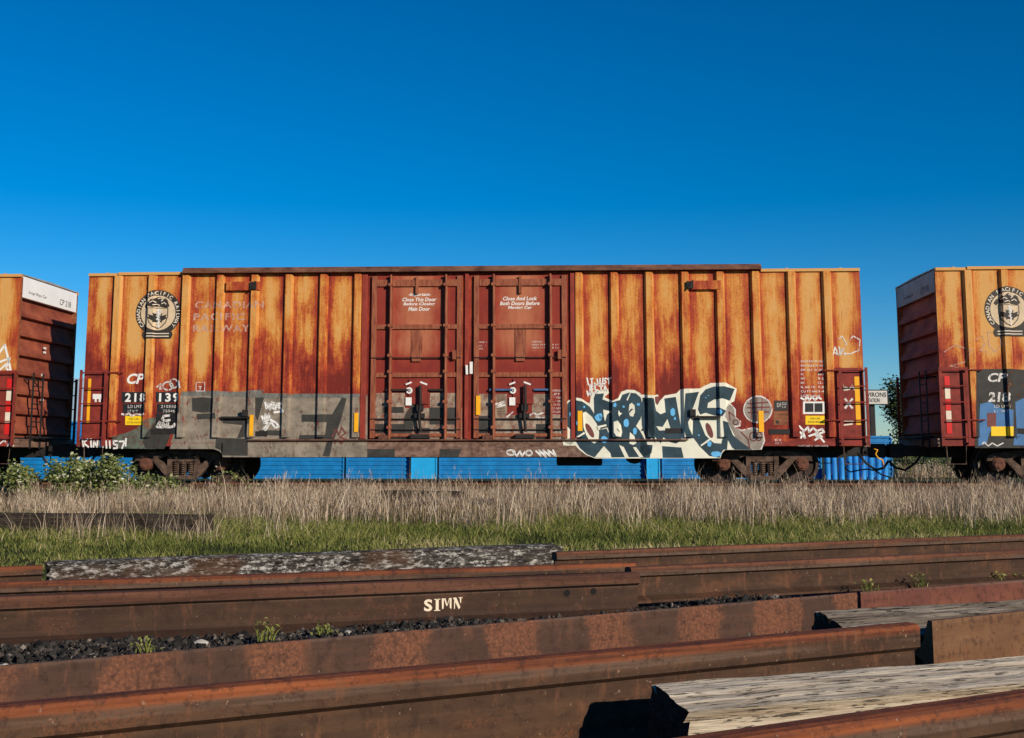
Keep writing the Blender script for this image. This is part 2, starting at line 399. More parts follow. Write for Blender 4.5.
def stroke(pts, wd):
    vs_, fs_ = [], []
    for i in range(len(pts)-1):
        a, b = Vector(pts[i]), Vector(pts[i+1]); d = (b-a)
        if d.length < 1e-6: continue
        d.normalize(); n = Vector((-d.y, d.x))*wd/2; e = d*wd*.3; b0 = len(vs_)
        vs_ += [tuple(a-e+n), tuple(a-e-n), tuple(b+e-n), tuple(b+e+n)]; fs_.append((b0, b0+1, b0+2, b0+3))
    return vs_, fs_
def ell(cx, cz, rx, rz, rot=0, n=18, wob=0):
    o = []
    for i in range(n):
        a = 2*math.pi*i/n; k = 1+wob*random.uniform(-1, 1)
        x, z = rx*k*math.cos(a), rz*k*math.sin(a)
        o.append((cx+x*math.cos(rot)-z*math.sin(rot), cz+x*math.sin(rot)+z*math.cos(rot)))
    return o

# ------------------------------------------------------------------ the boxcar
XL, XR = C(226, 455)[0], C(719, 455)[0]
POSTS = [-7.80, -7.03, -6.27, -5.50, -4.73, -3.97, -3.20, -2.44,
                                         2.40, 3.17, 3.93, 4.70, 5.46, 6.22, 6.99, 7.75]
PW0, PW1, PD = .105, .065, .080         # half base, half front, depth of a pressed post
ZB, ZT = .86, 4.58                      # wall bottom and top above rail
PZ0 = .99
DX0, DX1 = -2.24, 2.24                  # door opening
def depth(x, z):
    """how far the painted face stands out of the wall sheet"""
    if z < .885 and XL-.06 < x < XR+.06: return .055
    if z < .90: return .006
    if z >= PZ0 and z < ZT-.03:
        for p in POSTS:
            a = abs(x-p)
            if a <= PW1: return PD
            if a < PW0: return PD*(PW0-a)/(PW0-PW1)
    if DX0 < x < DX1 and z > .96: return .020
    return 0.0
XB = sorted([p+s*q for p in POSTS for s in (-1, 1) for q in (PW0, PW1)]+[DX0, DX1, XL-.06, XR+.06])
def paint(name, shapes, mat, parent, layer=1, label=None, back=False):
    """shapes: list of (verts2d, faces) in car x,z; laid onto wall, posts and sill as a thin coat"""
    bm = bmesh.new()
    for vs_, fs_ in shapes:
        bv = [bm.verts.new((x, 0, z)) for x, z in vs_]
        for f in fs_:
            try: bm.faces.new([bv[i] for i in f])
            except ValueError: pass
    if not bm.verts: bm.free(); return
    xs = [v.co.x for v in bm.verts]; lo, hi = min(xs), max(xs)
    e = .0006
    for x in XB:
        if lo < x < hi: bmesh.ops.bisect_plane(bm, geom=bm.verts[:]+bm.edges[:]+bm.faces[:], plane_co=(x, 0, 0), plane_no=(1, 0, 0), dist=1e-5)
    for z in (PZ0, .885, .90, .96):
        bmesh.ops.bisect_plane(bm, geom=bm.verts[:]+bm.edges[:]+bm.faces[:], plane_co=(0, 0, z), plane_no=(0, 0, 1), dist=1e-5)
    bmesh.ops.split_edges(bm, edges=bm.edges[:])
    for f in bm.faces:
        c = f.calc_center_median()
        for v in f.verts:
            q = Vector((v.co.x+(c.x-v.co.x)*.004, 0, v.co.z+(c.z-v.co.z)*.004))
            v.co.y = -HW-depth(q.x, q.z)-.003*layer
        f.normal_update()
        if f.normal.y > 0: f.normal_flip()
    me = bpy.data.meshes.new(name); bm.to_mesh(me); bm.free()
    o = link(name, me, parent, MAT[mat])
    if label: o['label'] = label
    return o
def paint_each(name, shapes, mat, parent, layer=1):
    for sh in shapes: paint(name, [sh], mat, parent, layer)
def crop(x0, y0, s):
    return lambda pts: [C(x0+x/s, y0+y/s) for x, y in pts]

FADES = [.92, .88, .84, .78, .74, .76, .70, .74, .4, .4, .66, .72, .68, .72, .68, .72, .76, .86, .92]
def make_base():
    car = empty('boxcar')
    zs = [ZB+(ZT-ZB)*i/10 for i in range(11)]
    edges = [-HL]+POSTS[:8]+[DX0]+[DX1]+POSTS[8:]+[HL]
    for s in (-1, 1):
        m = MB(); k = 0
        for i in range(len(edges)-1):
            x0, x1 = edges[i], edges[i+1]; b = []
            nx = 4
            vs_ = []; pu = []; pv = []
            for z in zs:
                for j in range(nx+1):
                    vs_.append((x0+(x1-x0)*j/nx, s*HW, z)); pu.append(j/nx); pv.append((z-ZB)/(ZT-ZB))
            fs_ = [(r*(nx+1)+j, r*(nx+1)+j+1, (r+1)*(nx+1)+j+1, (r+1)*(nx+1)+j) for r in range(10) for j in range(nx)]
            fd = FADES[k] if x0 != DX0 else .2; k += 1
            m.add(vs_, fs_, pu=pu, pv=pv, seed=random.random()*3, fade=fd)
        o = m.build('side_wall', MAT['rusty side paint'], car, fix=False)
        if s == 1: o.data.flip_normals()
    n = 8; prof = [(-PW0, 0), (-PW1, PD), (PW1, PD), (PW0, 0)]
    for p in POSTS:
        for s in (-1,):
            pm = MB(); vs_ = []; pv = []
            for i in range(n+1):
                z = PZ0+(ZT-.03-PZ0)*i/n
                for x, d in prof: vs_.append((x, s*d, z)); pv.append((z-ZB)/(ZT-ZB))
            fs_ = [(i*4+j, i*4+j+1, (i+1)*4+j+1, (i+1)*4+j) for i in range(n) for j in range(3)]
            fs_ += [(0, 1, 2, 3), (n*4+3, n*4+2, n*4+1, n*4)]
            end = min(1, max(0, (abs(p)-5.5)/2))
            pm.add(vs_, fs_, pu=.36, pv=pv, seed=random.random()*3, fade=.70+.18*end)
            o = pm.build('side_post', MAT['rusty post paint'], car); o.location = (p, s*HW, 0)
    # roof with seams, eaves
    m = MB()
    m.prism([(-HW, 4.615), (0, 4.64), (HW, 4.615), (HW, 4.60), (-HW, 4.60)], -HL, HL)
    m.v = [(y, x, z) for x, y, z in m.v]
    for i in range(15):
        x = -HL+.4+i*(2*HL-.8)/14
        m.beam((x, -HW, 4.62), (x, 0, 4.645), .06, .03); m.beam((x, HW, 4.62), (x, 0, 4.645), .06, .03)
    m.build('roof', MAT['roof metal'], car)
    m = MB()
    for a, b, dz in ((-HL, -7.83, 0), (-7.80, -6.33, .02), (6.35, HL, .0)):
        m.box(a, b, -HW-.05, -HW+.08, ZT-.035+dz, ZT+.03+dz, pu=.5, pv=.85, seed=a, fade=1.0)
    m.box(-HL, HL, HW-.08, HW+.05, ZT-.035, ZT+.04, pu=.5, pv=.85, seed=1, fade=.9)
    m.build('eave', MAT['rusty post paint'], car, bevel=.006)
    m = MB(); m.box(-6.33, 6.35, -HW-.16, -HW+.02, 4.585, 4.64); m.box(-6.33, 6.35, -HW-.10, -HW+.02, 4.66, 4.71)
    m.box(-6.33, 6.35, -HW-.13, -HW, 4.638, 4.662)
    o = m.build('door_track', MAT['eave brown'], car, bevel=.005)
    # ends
    for s in (-1, 1):
        m = MB(); ys = [-HW+.02+(W-.04)*i/6 for i in range(7)]
        prof = [(0, .95)]
        nb = 7; z0, z1 = 1.05, 4.08
        for i in range(nb):
            a = z0+(z1-z0)*i/nb; h = (z1-z0)/nb
            prof += [(0, a+.01), (.10, a+.035), (.105, a+.10), (.03, a+h*.55), (0, a+h*.97)]
        prof += [(0, 4.58)]
        vs_ = [(s*(HL-.12+d), y, z) for d, z in prof for y in ys]
        fs_ = [(i*7+j, i*7+j+1, (i+1)*7+j+1, (i+1)*7+j) for i in range(len(prof)-1) for j in range(6)]
        m.add(vs_, fs_)
        o = m.build('end_wall', MAT['end wall paint'], car)
        m = MB(); m.box(min(s*(HL-.10), s*HL), max(s*(HL-.10), s*HL), -HW+.03, HW-.03, 4.10, 4.575)
        m.build('end_panel', MAT['end wall white'], car, bevel=.01)
        for y in (-1, 1):
            m = MB(); m.box(min(s*(HL-.14), s*(HL+.004)), max(s*(HL-.14), s*(HL+.004)), y*HW-(.0 if y < 0 else .06)-.004*y, y*HW+(.06 if y < 0 else 0)-.004*y, ZB, ZT-.04)
            m.build('corner_post', MAT['sill rust'], car)
        # end ladder and end platform
        m = MB(); xe = s*(HL+.12)
        for y in (-.95, -.45): m.beam((xe, y, .75), (xe, y, 2.45), .06, .02)
        for z in (.95, 1.35, 1.75, 2.15): m.tube([(xe, -.95, z), (xe, -.45, z)], .014)
        for z in (.9, 2.3):
            for y in (-.95, -.45): m.beam((s*(HL-.1), y, z), (xe, y, z), .03, .03)
        m.build('end_ladder', MAT['black iron'], car)
        m = MB(); m.box(min(s*(HL-.2), s*(HL+.10)), max(s*(HL-.2), s*(HL+.10)), -HW+.06, HW-.06, .78, .96)
        m.build('end_sill', MAT['sill brown'], car, bevel=.01)
        m = MB(); m.box(min(s*HL, s*(HL+.26)), max(s*HL, s*(HL+.26)), -.9, .9, .985, 1.02)
        m.build('crossover_board', MAT['black iron'], car)
        m = MB()
        m.beam((s*(HL-.3), 0, .70), (s*(HL+.48), 0, .70), .26, .24)
        m.box(min(s*(HL+.45), s*(HL+.76)), max(s*(HL+.45), s*(HL+.76)), -.16, .14, .55, .86)
        m.beam((s*(HL+.6), .12, .7), (s*(HL+.84), .2, .7), .1, .26)
        m.build('coupler', MAT['black iron'], car, bevel=.02)
        m = MB(); m.tube([(s*(HL+.1), -.35, .66), (s*(HL+.25), -.36, .45), (s*(HL+.48), -.33, .28), (s*(HL+.68), -.26, .33), (s*(HL+.8), -.2, .48)], .028, 8)
        m.build('brake_hose', MAT['black iron'], car, smooth=True)
    # floor, centre sill, under frame
    m = MB(); m.box(-HL+.1, HL-.1, -HW+.03, HW-.03, .90, 1.0); m.box(-HL+.1, HL-.1, -.22, .22, .55, .90)
    for i in range(12):
        x = -5.2+i*10.4/11; m.box(x-.05, x+.05, -HW+.1, HW-.1, .72, .9)
    m.build('underframe', MAT['black iron'], car)
    # side sills: deep between the trucks, shallow over them
    xl, xr = XL, XR
    for s in (-1, 1):
        m = MB()
        y0, y1 = (-HW-.0545, -HW+.015) if s < 0 else (HW-.015, HW+.054)
        m.prism([(xl-.06, .80), (xl-.035, .66), (xl, .57), (xr, .57), (xr+.035, .66), (xr+.06, .80), (xr+.06, .884), (xl-.06, .884)], y0, y1)
        m.build('side_sill', MAT['sill brown'], car)
        m = MB()
        ya, yb = (-HW-.004, -HW+.02) if s < 0 else (HW-.02, HW+.004)
        for u0, u1 in ((-HL, xl-.065), (xr+.065, HL)):
            m = MB(); m.box(u0, u1, ya, yb, .80, .90); m.build('sill_end', MAT['dark red steel'], car)
        m = MB(); ya, yb = (-HW-.13, -HW-.0) if s < 0 else (HW, HW+.13)
        m.box(C(250, 446)[0], C(688, 446)[0], ya, yb, .918, .945)
        m.build('lower_track', MAT['eave brown'], car, bevel=.004)
    # corner ladders on the sides
    for sx in (-1, 1):
        for sy in (-1, 1):
            m = MB(); yo = sy*(HW+.105); x0, x1 = sx*(HL+.03), sx*(HL-.52)
            for x in (x0, x1): m.beam((x, yo, .80), (x, yo, 2.46), .018, .06, up=(1, 0, 0))
            for z in (.98, 1.34, 1.72, 2.06, 2.40): m.tube([(x0, yo, z), (x1, yo, z)], .015, 6)
            for z in (.86, 1.34, 2.40):
                for x in (x0, x1): m.beam((x, sy*HW, z), (x, yo, z), .035, .035)
            for z in (1.34, 2.40): m.tube([(x1, yo, z), (x1-sx*.34, yo, z), (x1-sx*.34, sy*HW, z)], .016, 6)
            m.build('corner_ladder', MAT['dark red steel'], car)
            m = MB(); xa, xb = sorted((sx*(HL-.02), sx*(HL-.62)))
            m.box(xa, xb, sy*HW+(-.012 if sy < 0 else .0), sy*HW+(0 if sy < 0 else .012), .80, 2.46)
            m.build('corner_plate', MAT['dark red steel'], car, bevel=.004)
            m = MB(); ys = sy*(HW-.02)
            m.tube([(sx*(HL-.06), ys, .84), (sx*(HL-.08), ys, .42), (sx*(HL-.46), ys, .42), (sx*(HL-.48), ys, .84)], .016, 6)
            m.build('stirrup_step', MAT['truck iron'], car)
            m = MB(); xa, xb = sorted((sx*(HL-.10), sx*(HL-.20)))
            z0 = 1.30 if sx < 0 else 1.24
            if sx < 0: xb = xa+.065
            m.box(xa, xb, sy*HW-(.02 if sy < 0 else -.014), sy*HW+(.02 if sy > 0 else -.014), z0, 2.27)
            m.build('corner_reflector', MAT['yellow reflector'], car)
    # doors on the near side
    for s in (-1,):
        for xa, xb in ((C(371.5, 350)[0], C(462, 350)[0]), (C(474, 350)[0], C(567, 350)[0])):
            m = MB(); zd = [.97+(4.50-.97)*i/8 for i in range(9)]
            vs_ = [(xa+(xb-xa)*j/4, s*(HW+.02), z) for z in zd for j in range(5)]
            m.add(vs_, [(i*5+j, i*5+j+1, (i+1)*5+j+1, (i+1)*5+j) for i in range(8) for j in range(4)],
                  pu=[j/4 for z in zd for j in range(5)], pv=[(z-.97)/3.53 for z in zd for j in range(5)])
            y1 = s*HW
            m.add([(xa, y1, .97), (xb, y1, .97), (xb, y1, 4.5), (xa, y1, 4.5)], [(3, 2, 1, 0)])
            d = m.build('door', MAT['door panel paint'], car)
            def Y(o): return s*(HW+o)
            def bx(m, x0, x1, o0, o1, z0, z1): m.box(x0, x1, min(Y(o0), Y(o1)), max(Y(o0), Y(o1)), z0, z1)
            wd = xb-xa
            m = MB()
            for x_ in (xa, xb-.11):
                m = MB(); bx(m, x_, x_+.11, .0, .07, .97, 4.50); m.build('door_stile', MAT['post red'], d, bevel=.006)
            m = MB(); zz = [(4.27, 4.42), (3.33, 3.43), (2.28, 2.38), (1.0, 1.07)]
            for z0, z1 in zz:
                m = MB(); bx(m, xa+.112, xb-.112, .0, .065, z0, z1)
                m.build('door_rail', MAT['post red'], d, bevel=.006)
            for fx in (.215, .825):
                x = xa+wd*fx; m = MB()
                bx(m, x-.035, x+.035, .0, .10, .98, 4.50)
                m.tube([(x+.0, Y(.13), .95), (x+.0, Y(.13), 4.52)], .024, 8)
                for z in (1.2, 1.75, 2.4, 2.75, 3.4, 4.3): bx(m, x-.05, x+.05, .06, .165, z-.03, z+.03)
                m.build('lock_rod', MAT['post red'], d)
            xc = xa+wd*.5
            m = MB()
            for z in (2.70, 1.38, 1.15):
                m = MB(); m.tube([(xa+.02, Y(.075), z), (xb-.02, Y(.075), z)], .013, 6); m.build('cross_rod', MAT['black iron'], d)
            for u0, u1 in ((xa+.34, xc-.17), (xc+.29, xb-.34)):
              m = MB(); bx(m, u0, u1, .07, .10, 1.985, 2.025)
              m.build('crank_bar', MAT['slate blue steel' if xa > -.95 else 'black iron'], d)
            m = MB(); bx(m, xc-.12, xc+.13, .02, .035, 2.68, 3.31); bx(m, xc-.10, xc+.10, .035, .07, 2.62, 2.74); m.build('hasp_plate', MAT['post red'], d, bevel=.006)
            m = MB(); bx(m, xc-.03, xc+.03, .02, .09, 4.10, 4.48); m.build('top_guide', MAT['post red'], d, bevel=.006)
            m = MB(); bx(m, xb-.20, xb-.12, .07, .12, 2.66, 2.86); m.build('latch', MAT['post red'], d, bevel=.006)
            m = MB(); bx(m, xc-.16, xc+.28, .03, .055, 1.70, 2.24)
            m.build('placard_board', MAT['dark red steel'], d, bevel=.004)
            m = MB(); xh = xc+.10
            m.tube([(xh, Y(.14), 2.10), (xh+.015, Y(.15), 1.72), (xh-.02, Y(.14), 1.45), (xh+.02, Y(.13), 1.10)], .03, 8)
            bx(m, xh-.12, xh+.10, .04, .13, 1.40, 1.50); bx(m, xh-.2, xh+.2, .03, .16, .965, 1.05); bx(m, xh-.07, xh+.07, .05, .15, 1.55, 1.68)
            m.build('door_handle', MAT['black iron'], d)
            m = MB(); bx(m, xa+.20, xa+.42, .06, .14, .955, 1.03)
            m.lathe([(.055, 0), (.055, .05)], (xa+.3, Y(.12)-.025, 1.0), 'y', 14)
            m.build('roller', MAT['bearing rust'], d)
        for u0, u1 in ((DX0-.10, DX0+.02), (DX1-.02, DX1+.10), (-.075, .0)):
          m = MB(); m.box(u0, u1, min(s*HW, s*(HW+.055)), max(s*HW, s*(HW+.055)), .96, 4.56)
          m.build('door_post', MAT['door red'], car, bevel=.005)
    # hatch-like brackets beneath the eave (two on the near side) and lower grab bars
    for px0, px1, y0, y1 in ((224, 259, 282, 291), (684, 719, 281, 290)):
        a, b = C(px0, y1), C(px1, y0); m = MB()
        m.box(a[0]+.07, b[0]+.03, -HW-.10, -HW, a[1], b[1], pu=.3, pv=.55, seed=2, fade=.5)
        m.build('upper_bracket', MAT['rusty post paint'], car, bevel=.006)
        m = MB(); xx = b[0]-.1 if px0 < 500 else a[0]+.12
        m.box(xx-.07, xx+.07, -HW-.14, -HW-.10, a[1]+.02, b[1]-.02); m.beam((xx-.05, -HW-.15, a[1]), (xx+.06, -HW-.15, b[1]), .03, .03)
        m.build('bracket_latch', MAT['black iron'], car)
    for px0, px1, py in ((222, 251, 417.5), (690, 720, 417)):
        a, b = C(px0, py), C(px1, py); m = MB()
        m.box(a[0], b[0], -HW-.12, -HW, a[1]-.02, a[1]+.02)
        xx = b[0]-.1 if px0 < 500 else a[0]+.05
        m.box(xx-.06, xx+.06, -HW-.16, -HW-.1, a[1]+.02, a[1]+.16)
        m.build('lower_bracket', MAT['black iron'], car)
    for px, py in ((257, 434), (676, 431), (160, 432), (780, 432)):
        a = C(px, py); m = MB(); m.box(a[0]-.23, a[0]+.23, -HW-.015, -HW, a[1]-.05, a[1]+.06)
        m.build('rub_strip', MAT['black iron'], car)
    for px, y0, y1, off in ((252.5, 415, 436, .09), (357, 413, 432, .095), (478.5, 396, 415, .09), (580, 411, 431, .095), (760.5, 411, 432, .09)):
        a, b = C(px-2.2, y1), C(px+2.3, y0); m = MB(); m.box(a[0], b[0], -HW-off-.012, -HW-off, a[1], b[1])
        m.build('side_reflector', MAT['yellow reflector'], car)
    # trucks
    for s in (-1, 1):
        t = MB(); t.box(-.16, .16, -1.05, 1.05, .42, .66); t.lathe([(.3, 0), (.3, .1)], (0, 0, .64), 'z', 20)
        tr = t.build('truck', MAT['wheel iron'], car, bevel=.02); tr.location = (s*6.35, 0, 0)
        for ax in (-.84, .84):
            for sy in (-1, 1):
                m = MB(); y = sy*.72
                prof = [(.05, -.07), (.40, -.07), (.43, -.07), (.45, -.06), (.45, -.035), (.42, -.03), (.415, .07), (.36, .075), (.33, .02), (.17, .0), (.15, .09), (.05, .09)]
                m.lathe([(r, h*sy) for r, h in prof], (ax, y, .42), 'y', 36)
                m.build('wheel', MAT['wheel iron'], tr)
            m = MB(); m.tube([(ax, -.98, .42), (ax, .98, .42)], .07, 12); m.build('axle', MAT['wheel iron'], tr)
        for sy in (-1, 1):
            m = MB(); y0, y1 = sorted((sy*.93, sy*1.09))
            out = [(-1.08, .56), (-.84, .66), (-.52, .62), (-.34, .70), (.34, .70), (.52, .62), (.84, .66), (1.08, .56), (1.08, .40), (.98, .34), (.98, .46), (.70, .46), (.66, .36), (.44, .16), (.30, .12), (-.30, .12), (-.44, .16), (-.66, .36), (-.70, .46), (-.98, .46), (-.98, .34), (-1.08, .40)]
            top = [(-1.08, .48), (-1.06, .60), (-.84, .66), (-.36, .71), (.36, .71), (.84, .66), (1.06, .60), (1.08, .48), (.62, .50), (.34, .60), (-.34, .60), (-.62, .50)]
            m.prism(top, y0, y1)
            m.prism([(-.72, .52), (-.56, .54), (-.22, .24), (-.24, .10), (-.34, .11)], y0-.002, y1+.002)
            m.prism([(.72, .52), (.56, .54), (.22, .24), (.24, .10), (.34, .11)], y0-.002, y1+.002)
            m.box(-.28, .28, y0-.02, y1+.02, .085, .17)
            for a in (-1, 1): m.box(a*.30-.05, a*.30+.05, y0+.01, y1-.01, .16, .62)
            m.build('side_frame', MAT['truck iron'], tr, bevel=.012)
            m = MB(); sp = -1 if sy < 0 else 1
            for xx in (-.17, -.0, .17):
                m.tube([(xx+.055*math.cos(q*.9), sy*1.02+.055*math.sin(q*.9), .17+q*.0063) for q in range(48)], .017, 6)
            m.box(-.25, .25, y0+.02, y1-.02, .47, .58)
            m.build('spring_group', MAT['truck iron'], tr)
            for ax in (-.84, .84):
                m = MB(); h = [(.155, .93), (.155, 1.08), (.13, 1.12), (.105, 1.125), (.10, 1.15), (.05, 1.155)]
                m.lathe([(r, q*sy) for r, q in h], (ax, 0, .42), 'y', 24)
                for q in range(3):
                    an = q*2.09+.5; m.box(ax+.07*math.cos(an)-.018, ax+.07*math.cos(an)+.018, min(sy*1.12, sy*1.165), max(sy*1.12, sy*1.165), .42+.07*math.sin(an)-.018, .42+.07*math.sin(an)+.018)
                m.build('bearing_cap', MAT['bearing rust'], tr)
        for ax in (-.40, .40):
            m = MB(); m.beam((ax, -.95, .36), (ax, .95, .36), .10, .14); m.build('brake_beam', MAT['wheel iron'], tr)
    m = MB()
    m.lathe([(.02, 0), (.2, .02), (.2, .5), (.02, .52)], (3.6, -1.1, .62), 'y', 20); m.build('brake_cylinder', MAT['black iron'], car)
    m = MB(); m.box(1.9, 2.9, -1.0, -.6, .38, .75); m.build('air_reservoir', MAT['black iron'], car, bevel=.05)
    m = MB(); m.tube([(-4.5, -.9, .6), (-1, -.5, .62), (3.4, -.8, .6)], .025, 6); m.build('brake_rod', MAT['black iron'], car)
    return car

car_mid = make_base()
car_left = copy_tree(car_mid); car_right = copy_tree(car_mid)
car_mid.location = ROOT; car_mid.rotation_euler = (0, 0, YAW)
GAP = 1.61
car_left.location = ROOT-U*(2*HL+GAP-.08); car_left.rotation_euler = (0, 0, YAW)
car_right.location = ROOT+U*(2*HL+GAP); car_right.rotation_euler = (0, 0, YAW)
G_CARS = 'boxcars coupled in one train'
tag(car_mid, 'whole rust streaked orange boxcar with twin doors and large teal graffiti, in the middle', 'boxcar', G_CARS)
tag(car_left, 'boxcar cut by the left frame edge, ribbed red end under a white panel', 'boxcar', G_CARS)
tag(car_right, 'yellow boxcar cut by the right frame edge, its ribbed end in deep shade', 'boxcar', G_CARS)
for c in list(car_right.children):
    if c.name.startswith('side_wall') and c.data.name:
        me = c.data.copy(); me.materials.clear(); me.materials.append(MAT['rusty side paint pale']); c.data = me
    if c.name.startswith('side_reflector'): bpy.data.objects.remove(c)
for c in list(car_left.children):
    if c.name.startswith('side_reflector'): bpy.data.objects.remove(c)
    elif c.name.startswith('corner_reflector'): bpy.data.objects.remove(c)
for c in list(car_right.children):
    if c.name.startswith('corner_reflector'): bpy.data.objects.remove(c)
# striped red and white reflectors of the outer cars
for car, sx in ((car_left, 1), (car_right, -1)):
    for i in range(5):
        m = MB(); xa, xb = sorted((sx*(HL-.08), sx*(HL-.19))); z = 1.06+i*.245
        m.box(xa, xb, -HW-.022, -HW-.014, z, z+.235)
        m.build('corner_reflector', MAT['white reflector' if i % 2 else 'red reflector'], car)

# ---- lettering, crest, graffiti
def tb(s, px0, py0, px1, py1, **k):
    a, b = C(px0, py1), C(px1, py0); return text_box(s, a[0], a[1], b[0], b[1], **k)
def rect(px0, py0, px1, py1):
    return polyfill([C(px0, py1), C(px1, py1), C(px1, py0), C(px0, py0)])
def crest(car, cx_, cz_, r):
    o = paint('crest_ring', [polyfill(ell(cx_, cz_, r, r, n=48))], 'crest black', car, 1)
    paint('crest_field', [polyfill(ell(cx_, cz_, r*.76, r*.76, n=40))], 'crest cream', o, 2)
    L = []
    word = 'CANADIAN PACIFIC RAILWAY'
    for i, ch in enumerate(word):
        if ch == ' ': continue
        a = R(218-(256)*i/(len(word)-1)); v, f = text2d(ch, bold=.02)
        x0, x1 = min(p[0] for p in v), max(p[0] for p in v); h = r*.19
        mx = (x0+x1)/2; t = a-math.pi/2; ct, st = math.cos(t), math.sin(t); vv = []
        for p in v:
            x, z = (p[0]-mx)*h*1.15, p[1]*h*1.15+r*.80
            vv.append((cx_+x*ct-z*st, cz_+x*st+z*ct))
        L.append((vv, f))
    paint('crest_letters', L, 'crest letters', o, 3)
    q = lambda pts: [(cx_+x*r, cz_+z*r) for x, z in pts]
    sh = [(-.44, .22), (.44, .22), (.44, -.15), (.36, -.42), (.18, -.62), (0, -.70), (-.18, -.62), (-.36, -.42), (-.44, -.15)]
    paint('crest_shield', [polyfill(q(sh))], 'crest black', o, 3)
    paint('crest_shield_field', [polyfill(q([(x*.91, z*.92-.01) for x, z in sh]))], 'crest cream', o, 4)
    leaf = [(x*1.25, y*1.05+.06) for x, y in [(0, .0), (.07, -.1), (.16, -.06), (.13, -.18), (.32, -.12), (.27, -.22), (.33, -.27), (.14, -.40), (.16, -.46), (.02, -.43), (.02, -.58), (-.02, -.58), (-.02, -.43), (-.16, -.46), (-.14, -.40), (-.33, -.27), (-.27, -.22), (-.32, -.12), (-.13, -.18), (-.16, -.06), (-.07, -.1)]]
    beaver = [(-.60, .30), (-.50, .20), (-.40, .30), (-.2, .25), (.02, .29), (.2, .25), (.38, .22), (.50, .30), (.44, .42), (.40, .56), (.30, .64), (.22, .60), (.10, .70), (-.08, .68), (-.20, .58), (-.30, .60), (-.36, .50), (-.48, .46)]
    paint('crest_leaf', [polyfill(q(leaf)), polyfill(q(beaver))], 'crest black', o, 5)
    paint('crest_banner', [polyfill(q([(-.62, -.80), (.62, -.80), (.68, -.95), (.60, -1.12), (-.60, -1.12), (-.68, -.95)]))], 'crest black', o, 4)
    paint('crest_banner_line', [stroke(q([(-.5, -.90), (.5, -.90)]), r*.04), stroke(q([(-.5, -1.02), (.5, -1.02)]), r*.04)], 'crest letters', o, 5)
    st = [stroke(q([(-.05, .12), (.09, .14), (.10, .04), (-.06, .0), (.10, -.08), (-.04, -.12), (.06, -.2), (-.05, -.27), (.08, -.32), (.0, -.5), (.07, -.62)]), r*.075)]
    paint('crest_tag', st, 'white paint', o, 7)
    paint('crest_fur', [stroke(q(p_), r*.035) for p_ in ([(-.34, .44), (-.2, .52), (-.1, .46)], [(-.02, .62), (.08, .66), (.2, .58), (.12, .52)], [(.14, .40), (.26, .46), (.34, .38)], [(-.2, .34), (-.06, .38), (.06, .33)])], 'crest letters', o, 6)
cc = C(158.3, 313); cr = (C(181, 313)[0]-C(135.7, 313)[0])/2
crest(car_mid, cc[0], cc[1], cr)
paint('road_name', [tb('CANADIAN', 195, 301, 264, 308.5, bold=.02, spacing=1.15), tb('PACIFIC', 193.5, 313, 245, 320.5, bold=.02, spacing=1.15),
                    tb('RAILWAY', 193, 324.5, 250, 332, bold=.02, spacing=1.15)], 'faded lettering', car_mid, 1, 'pale faded three line lettering')
paint_each('number_panel', [rect(122, 392, 147, 402.5), rect(156, 392, 180, 402.5), rect(123, 403.5, 146, 413), rect(157, 403.5, 180, 413), rect(156, 413.5, 178, 434)], 'black paint', car_mid, 2)
paint('car_number', [tb('CP', 127, 373.5, 145, 384, bold=.03, shear=.25), tb('218', 125, 393, 146, 402, bold=.035, spacing=1.25), tb('139', 159, 393, 179.5, 402, bold=.035, spacing=1.25)], 'white paint', car_mid, 3)
paint('weight_lettering', [tb('LD LMT', 128, 405, 142, 408), tb('LT WT', 128, 410, 138, 412.6), tb('210310', 161, 405, 176, 408), tb('75846', 163, 409.6, 175, 412.4)], 'worn white paint', car_mid, 3)
paint('yellow_placard', [rect(125.3, 416, 143.3, 425)], 'placard yellow', car_mid, 3)
paint('placard_lettering', [tb('PAD CAR', 129, 418, 139, 420), tb('EXCESS HEIGHT', 127.5, 421.6, 141.5, 423.4)], 'black paint', car_mid, 4)
paint('underline_tag', [rect(156, 428.5, 177, 434)], 'black paint', car_mid, 3)
px = lambda pts: [C(x, y) for x, y in pts]
S = lambda pts, wd=.05: stroke(px(pts), wd)
paint('bubble_tag', [S([(168+5*math.cos(a*.45), 386+4*math.sin(a*.45)) for a in range(15)], .034), S([(174+4*math.cos(a*.5), 383.5+4.5*math.sin(a*.5)) for a in range(13)], .03), S([(157, 387), (161, 384), (160, 389), (164, 388)], .034), S([(180, 381), (181, 388)], .03)], 'worn white paint', car_mid, 4)
paint('chalk_tag', [S([(170, 415.5), (164, 416), (162.5, 419), (165, 421), (170, 420)], .05), S([(157, 427), (160, 422), (159, 427), (163, 427), (163, 423), (166, 427), (168, 423), (168, 427), (171, 427), (174, 426), (175, 424)], .055),
    S([(122, 414), (126, 415), (129, 413.5), (132, 416), (137, 414), (142, 415), (145, 414)], .04)], 'worn white paint', car_mid, 5)
kt = [[(83, 439.5), (84, 446.5)], [(88, 439), (84, 443), (89, 447)], [(91.3, 441), (91.8, 447)], [(91, 438.3), (91.6, 438.6)], [(94, 447), (94.3, 441), (97.6, 447), (98, 440.5)], [(103.5, 441.5), (100.3, 441), (100.3, 446.5), (103.5, 447), (103.5, 444.3), (102, 444.3)],
    [(106.5, 441), (107, 448)], [(110, 441), (110.5, 448)], [(117.5, 441), (114, 441), (114.2, 444.4), (117.5, 445), (117.5, 448), (114, 448.3)], [(119.5, 441.5), (125, 441.3), (122.5, 448.3)], [(126.3, 438.5), (126, 446)]]
